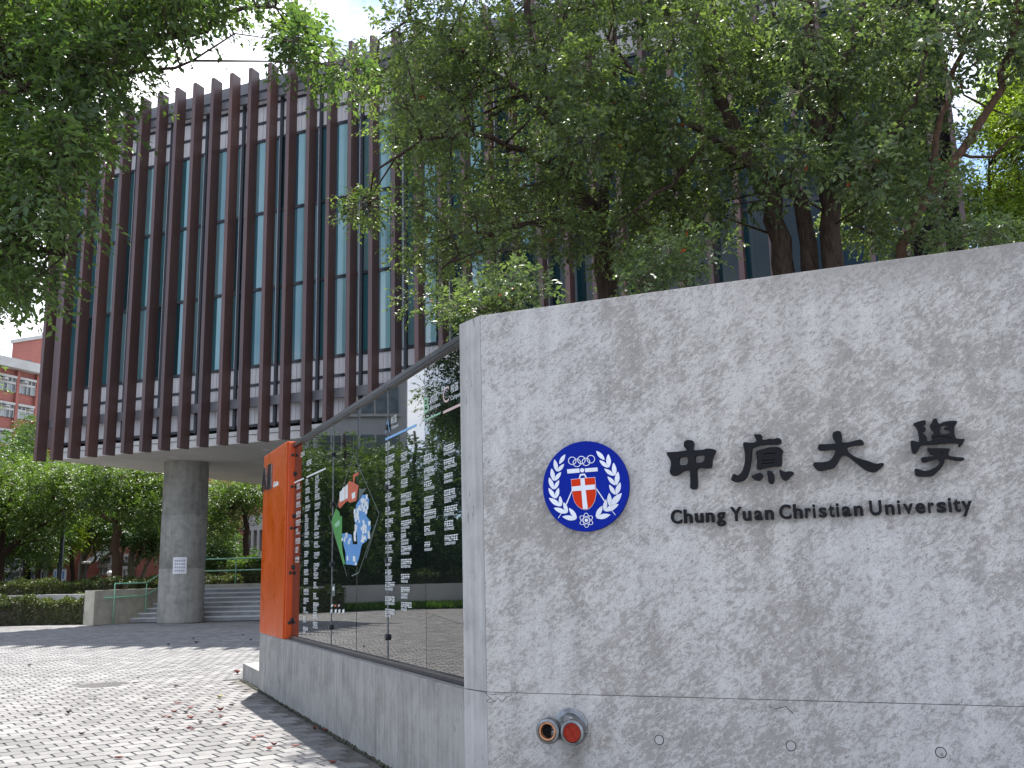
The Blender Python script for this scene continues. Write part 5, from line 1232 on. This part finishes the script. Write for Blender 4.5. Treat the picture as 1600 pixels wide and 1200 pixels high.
# trees to the left of the frame; they show in the dark glass
for k_, (x, y, h, r, mt_, lb) in enumerate(((-24.5, 38.5, 8.2, 3.0, 'plaza_leaf', 'round green terrace tree reflected in the left part of the glass'), (-29.5, 33.5, 9.2, 3.3, 'far_leaf', 'dark terrace tree reflected in the middle of the glass'), (-34.5, 26.0, 9.4, 3.4, 'plaza_leaf', 'green terrace tree reflected in the right part of the glass'), (-33, 43, 9.8, 3.6, 'far_leaf', 'tall dark tree farther back, reflected in the glass'), (-39, 33, 11.5, 3.8, 'far_leaf', 'tall dark tree behind the terrace hedge, reflected at the right of the glass'), (-42, 41, 13.5, 4.2, 'far_leaf', 'dark tree deep behind the terrace, reflected beside the right lists'), (-26, 47, 8.5, 3.6, 'far_leaf', 'dark tree deep behind the terrace, reflected above the map'), (-44, 30, 14.0, 4.4, 'far_leaf', 'dark tree deep behind the terrace, reflected by the wall end'), (-37, 50, 9.0, 3.8, 'far_leaf', 'dark tree deep behind the terrace, reflected between two nearer trees'))):
    b = np.array([x, y, 0.95]); cl = []
    while len(cl) < 105:
        u_ = unit(rng.normal(0, 1, 3)) * rng.random() ** .4
        c = b + np.array([u_[0] * r, u_[1] * r, h * .54 + u_[2] * h * .44 - .4]); q = rng.uniform(.55, .95); cl.append((c, (q, q, q * .7)))
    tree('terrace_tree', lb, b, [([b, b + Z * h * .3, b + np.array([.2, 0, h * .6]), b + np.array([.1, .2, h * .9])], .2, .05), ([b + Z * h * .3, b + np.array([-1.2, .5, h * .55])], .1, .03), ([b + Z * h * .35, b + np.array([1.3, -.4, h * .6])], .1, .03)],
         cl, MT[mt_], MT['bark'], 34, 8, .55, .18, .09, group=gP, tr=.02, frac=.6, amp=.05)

# ================================================================== FAR BUILDINGS
o_ = 76.0 * azv(-31.0)
FRB = Frame(o_, IN, -D)
tb_ = thing('brick_building', FRB.p(20, 6, 0), 'tall red brick block with rows of windows at far left', 'building')
fz = lambda x, y: FRB.loc(onplane(x, y, FRB.o, D))
zt_ = fz(30, 566)[2]
mb = MB(); RB0 = fz(-45, 600)[0]; mb.box(FRB, RB0, 46, 0.25, 16, 0, zt_ - 0.6); build(mb, 'wall', MT['brick'], tb_)
mb = MB(); mb.box(FRB, RB0 - .3, 46.3, -0.5, 16.3, zt_ - 0.6, zt_ + 0.1); build(mb, 'roof_edge', MT['trim'], tb_)
ab = [fz(-28, 600)[0], fz(0 - 2, 600)[0], fz(30, 600)[0], fz(61, 600)[0]]
bw = (ab[2] - ab[1])
rowz = [(fz(30, 592)[2], fz(30, 614)[2]), (fz(30, 634)[2], fz(30, 654)[2]), (fz(30, 676)[2], fz(30, 695)[2]), (fz(30, 717)[2], fz(30, 736)[2])]
for k_ in range(4): rowz.append((rowz[3][0] - (k_ + 1) * (rowz[2][0] - rowz[3][0]), rowz[3][1] - (k_ + 1) * (rowz[2][0] - rowz[3][0])))
for i in range(-3, 9):
    a0 = ab[1] + i * bw + bw * 0.04; a1 = a0 + bw * 0.84
    if a0 > 45 or a0 < RB0 + .1: continue
    mb = MB(); mb.box(FRB, a1 + 0.02, a1 + bw * .15, 0.0, 0.3, 0, zt_ - .62); build(mb, 'brick_pier', MT['brick'], tb_)
    for (z1, z0) in rowz:
        if z0 < 0.5: continue
        mb = MB(); mb.box(FRB, a0, a1, -0.02, 0.24, z1 - 0.02, z1 + .16); build(mb, 'lintel', MT['trim'], tb_)
        zm = z1 - (z1 - z0) * .36
        wn_ = MB(); wn_.box(FRB, a0, a1, 0.16, 0.22, z0, z1 - .03); w_ = build(wn_, 'window', MT['farglass'], tb_)
        mb = MB(); mb.box(FRB, a0, a1, 0.08, 0.2, zm - .08, zm + .08)
        for f in (0, .25, .5, .75, 1): mb.box(FRB, a0 + (a1 - a0) * f - .03, a0 + (a1 - a0) * f + .03, 0.085, 0.2, z0, z1 - .03)
        build(mb, 'frame', MT['trim'], w_)
        for f in (.02, .27, .52, .77):
            if random.random() < .75: mb = MB(); mb.box(FRB, a0 + (a1 - a0) * f, a0 + (a1 - a0) * (f + .20), 0.12, 0.155, z0, zm - .1); build(mb, 'curtain', MT['curtain'], w_)
        if random.random() < .7:
            f = random.choice((.3, .55, .1)); mb = MB(); mb.box(FRB, a0 + (a1 - a0) * f, a0 + (a1 - a0) * (f + .2), -0.35, 0.2, zm + .1, z1 - .15); build(mb, 'air_conditioner', MT['ac'], w_)
# stair tower with observatory dome
tw0 = W(18, 560, 92); FT = Frame((tw0[0], tw0[1], 0), D, IN)
ztw = W(40, 536, 92)[2]
ot = thing('observatory_tower', FT.p(3.5, 3, 0), 'red brick roof tower with a white ribbed observatory dome', 'building')
mb = MB(); mb.box(FT, 0, 9, 0, 8, 0, ztw); build(mb, 'wall', MT['brick'], ot)
mb = MB(); mb.box(FT, -.15, 9.15, -.15, 8.15, ztw, ztw + .35); build(mb, 'parapet', MT['trim'], ot)
for a in (.9, 2.2, 6.5):
    mb = MB(); mb.box(FT, a, a + .5, -.04, .1, ztw - 3.6, ztw - 2.0); build(mb, 'window', MT['farglass'], ot)
dc = FT.p(2.6, 3.2, ztw + .35); mb = MB(); prof = [(0, 1.62), (.5, 1.62), (.52, 1.56)] + [(.52 + 1.56 * math.sin(t), 1.56 * math.cos(t)) for t in np.linspace(.05, 1.5, 9)] + [(2.12, .0)]
mb.lathe(dc, Z, prof, 28); dm = build(mb, 'dome', MT['dome'], ot, smooth=True)
for k_ in range(12):
    t = 2 * math.pi * k_ / 12; mb = MB(); mb.tube([dc + np.array([math.cos(t) * 1.58 * math.cos(u), math.sin(t) * 1.58 * math.cos(u), .52 + 1.58 * math.sin(u)]) for u in np.linspace(0, 1.45, 8)], .04, 4); build(mb, 'dome_rib', MT['trim'], dm)
mb = MB(); mb.lathe(dc + Z * 2.05, Z, [(0, .3), (.25, .28), (.45, .1)], 12); build(mb, 'finial', MT['trim'], dm)
# low brick block behind the terrace trees
lb0 = W(-60, 900, 66); FLB = Frame((lb0[0], lb0[1], 0), D, IN)
lb = thing('low_brick_building', FLB.p(9, 4, 0), 'low red brick block with white sills half hidden behind the terrace trees', 'building')
la = lambda x, y: FLB.loc(onplane(x, y, FLB.o, IN))
aw = la(100, 880)[0]; ae = la(262, 880)[0]
mb = MB(); mb.box(FLB, -8, ae, .4, 10, 0, 7.2); build(mb, 'wall', MT['brick'], lb)
mb = MB(); mb.box(FLB, aw, la(124, 880)[0], -1.2, .4, 0, 7.9); build(mb, 'stair_tower', MT['brick'], lb)
mb = MB(); mb.box(FLB, la(143, 880)[0], la(172, 880)[0], -.8, .38, 0, la(150, 899)[2]); build(mb, 'parapet_wall', MT['brick'], lb)
mb = MB(); mb.box(FLB, -8.2, ae + .2, .2, 10.2, 7.2, 7.6); build(mb, 'roof_edge', MT['trim'], lb)
def lwin(x0, y0, x1, y1):
    a0, _, z1 = la(x0, y0); a1, _, z0 = la(x1, y1)
    mb = MB(); mb.box(FLB, a0, a1, .30, .39, z0, z1); w_ = build(mb, 'window', MT['farglass'], lb)
    mb = MB(); mb.box(FLB, a0 - .1, a1 + .1, .12, .41, z0 - .22, z0); mb.box(FLB, a0 - .1, a1 + .1, .2, .41, z1, z1 + .18)
    n_ = max(2, int((a1 - a0) / 1.1))
    for k_ in range(n_ + 1): c_ = a0 + (a1 - a0) * k_ / n_; mb.box(FLB, c_ - .05, c_ + .05, .24, .40, z0, z1)
    build(mb, 'frame', MT['trim'], w_)
for q in ((4, 893, 49, 905), (60, 893, 84, 905), (4, 876, 49, 888), (60, 876, 84, 888), (152, 885, 168, 897), (152, 872, 168, 881), (188, 893, 200, 905), (158, 845, 166, 856), (4, 845, 49, 858), (190, 870, 202, 884)): lwin(*q)
aa0, _, az1 = la(150, 864); mb = MB(); mb.add([FLB.p(aa0, -.9, az1 - .55), FLB.p(aa0 + 1.0, -.9, az1 - .55), FLB.p(aa0 + 1.0, .35, az1 + .2), FLB.p(aa0, .35, az1 + .2), FLB.p(aa0, -.9, az1 - .62), FLB.p(aa0 + 1.0, -.9, az1 - .62), FLB.p(aa0 + 1.0, .35, az1 + .13), FLB.p(aa0, .35, az1 + .13)], [(0, 1, 2, 3), (7, 6, 5, 4), (0, 4, 5, 1), (1, 5, 6, 2), (2, 6, 7, 3), (3, 7, 4, 0)]); build(mb, 'awning', MT['ac'], lb)
# white slotted building right of the column
wb0 = W(376, 905, 64); FWB = Frame((wb0[0], wb0[1], 0), D, IN)
wb = thing('white_slotted_building', FWB.p(5, 4, 0), 'small white concrete building with tall narrow slots behind the landing', 'building')
wz = lambda x, y: FWB.loc(onplane(x, y, FWB.o, IN))
z_a, z_b, z_c, z_d, z_e = wz(385, 806)[2], wz(385, 829)[2], wz(385, 866)[2], wz(385, 872)[2], wz(385, 881)[2]
mb = MB(); mb.box(FWB, 0.3, 18, .5, 9, 0, z_b); build(mb, 'inner_wall', MT['void'], wb)
mb = MB(); mb.box(FWB, 0, 18.2, 0, 9.2, z_b, z_a); build(mb, 'roof_fascia', MT['greywall'], wb)
mb = MB(); mb.box(FWB, 0, 18.2, .1, 1, wz(385, 862)[2], z_d); build(mb, 'sill_band', MT['greywall'], wb)
mb = MB(); mb.box(FWB, -.5, 18.6, -1.2, .6, z_e, z_d); build(mb, 'canopy_edge', MT['trim'], wb)
mb = MB(); mb.box(FWB, -.5, 18.6, -1.5, .6, 0, wz(385, 900)[2]); build(mb, 'base_wall', MT['trim'], wb)
for k_ in range(11):
    a = .25 + k_ * .48; mb = MB(); mb.box(FWB, a, a + .2, 0.0, .5, wz(385, 866)[2], z_b); build(mb, 'slot_pier', MT['greywall'], wb)
# grey building out of frame to the left; it shows in the glass
FGB = Frame((-42.0, 58.5, 0), azv(48.0), azv(-42.0))
gb = thing('grey_office_building', FGB.p(0, 6, 0), 'pale grey office building with dark windows, seen reflected in the glass', 'building')
mb = MB(); mb.box(FGB, -3, 4, .2, 14, 0, 21.0); build(mb, 'wall', MT['greywall'], gb)
mb = MB(); mb.box(FGB, -3.3, 4.3, -.2, 14.3, 21.0, 21.8); build(mb, 'roof_edge', MT['trim'], gb)
for i in range(2):
    for j in range(5):
        a = -2.4 + i * 3.1; z = 2.0 + j * 3.9
        mb = MB(); mb.box(FGB, a, a + 2.3, .08, .19, z, z + 2.3); w_ = build(mb, 'window', MT['farglass'], gb)
        mb = MB(); mb.box(FGB, a - .1, a + 2.4, -.1, .21, z - .2, z); mb.box(FGB, a + 1.1, a + 1.2, .03, .2, z, z + 2.3); build(mb, 'frame', MT['trim'], w_)

# ================================================================== LAMP POSTS AND BANNERS
lpb = W(93, 906, 45); lpb = np.array([lpb[0], lpb[1], .95])
lpo = thing('lamp_post', lpb, 'tall dark lamp post on the terrace carrying two hanging banners', 'street lamp')
ztop = W(97, 788, 45)[2]
mb = MB(); mb.tube([lpb, lpb + Z * 1.2, lpb + Z * 1.25, np.array([lpb[0], lpb[1], ztop])], [.13, .13, .10, .085], 12); build(mb, 'pole', MT['lamp'], lpo, smooth=True)
for sgn in (1, -1):
    e = np.array([lpb[0], lpb[1], ztop - .2]) + D * sgn * .62
    mb = MB(); mb.tube([np.array([lpb[0], lpb[1], ztop - .3]), e], .035, 6); build(mb, 'arm', MT['lamp'], lpo)
    mb = MB(); mb.lathe(e - Z * .12, Z, [(0, .16), (.05, .22), (.22, .20), (.28, .08)], 14); hd_ = build(mb, 'lamp_head', MT['lamp'], lpo)
    mb = MB(); mb.lathe(e - Z * .19, Z, [(0, .12), (.06, .15), (.068, .15)], 14); build(mb, 'diffuser', MT['banner'], hd_)
for (x0, x1, y0, y1, lb_) in ((84.5, 89.5, 888, 909, 'left white and blue banner hung on the terrace lamp post'), (96, 103.5, 889, 908, 'right white and blue banner hung on the terrace lamp post')):
    f_ = Frame((lpb[0], lpb[1], 0), D, IN); a0, _, z1 = f_.loc(onplane(x0, y0, f_.o, IN)); a1, _, z0 = f_.loc(onplane(x1, y1, f_.o, IN))
    bo_ = thing('banner', f_.p((a0 + a1) / 2, -.02, z0), lb_, 'banner', 'banners on the lamp post')
    mb = MB(); mb.box(f_, a0, a1, -.02, -.012, z0, z1); build(mb, 'cloth', MT['banner'], bo_)
    mb = MB(); mb.box(f_, a0 + (a1 - a0) * .3, a0 + (a1 - a0) * .6, -.026, -.021, z0 + (z1 - z0) * .2, z0 + (z1 - z0) * .8); build(mb, 'print', MT['banner_blue'], bo_)
    mb = MB(); mb.tube([f_.p(0, -.016, z1 - .02), f_.p(a0 if abs(a0) > abs(a1) else a1, -.016, z1 - .02)], .015, 6); build(mb, 'bracket', MT['lamp'], bo_)
for (x, yt, d_, lb_, two) in ((133, 879, 50, 'small double-armed path lamp left of the brown trunk', True), (171, 893, 50, 'small globe path lamp left of the brown trunk base', False)):
    b = W(x, 905, d_); b = np.array([b[0], b[1], .95]); zt2 = W(x, yt, d_)[2]
    pl_ = thing('path_lamp', b, lb_, 'street lamp')
    mb = MB(); mb.tube([b, np.array([b[0], b[1], zt2])], .05, 8); build(mb, 'pole', MT['lamp'], pl_)
    if two:
        mb = MB(); mb.tube([np.array([b[0], b[1], zt2]) - D * .28, np.array([b[0], b[1], zt2]) + D * .28], .06, 8); build(mb, 'lamp_head', MT['dome'], pl_)
    else:
        mb = MB(); mb.lathe((b[0], b[1], zt2 - .25), Z, [(0, .05), (.04, .12), (.14, .17), (.24, .13), (.29, .04)], 14); build(mb, 'lamp_head', MT['dome'], pl_, smooth=True)
for o in bpy.data.objects:
    if o.type == 'MESH' and o.parent is None and 'kind' not in o and 'label' not in o: print('UNTAGGED', o.name)
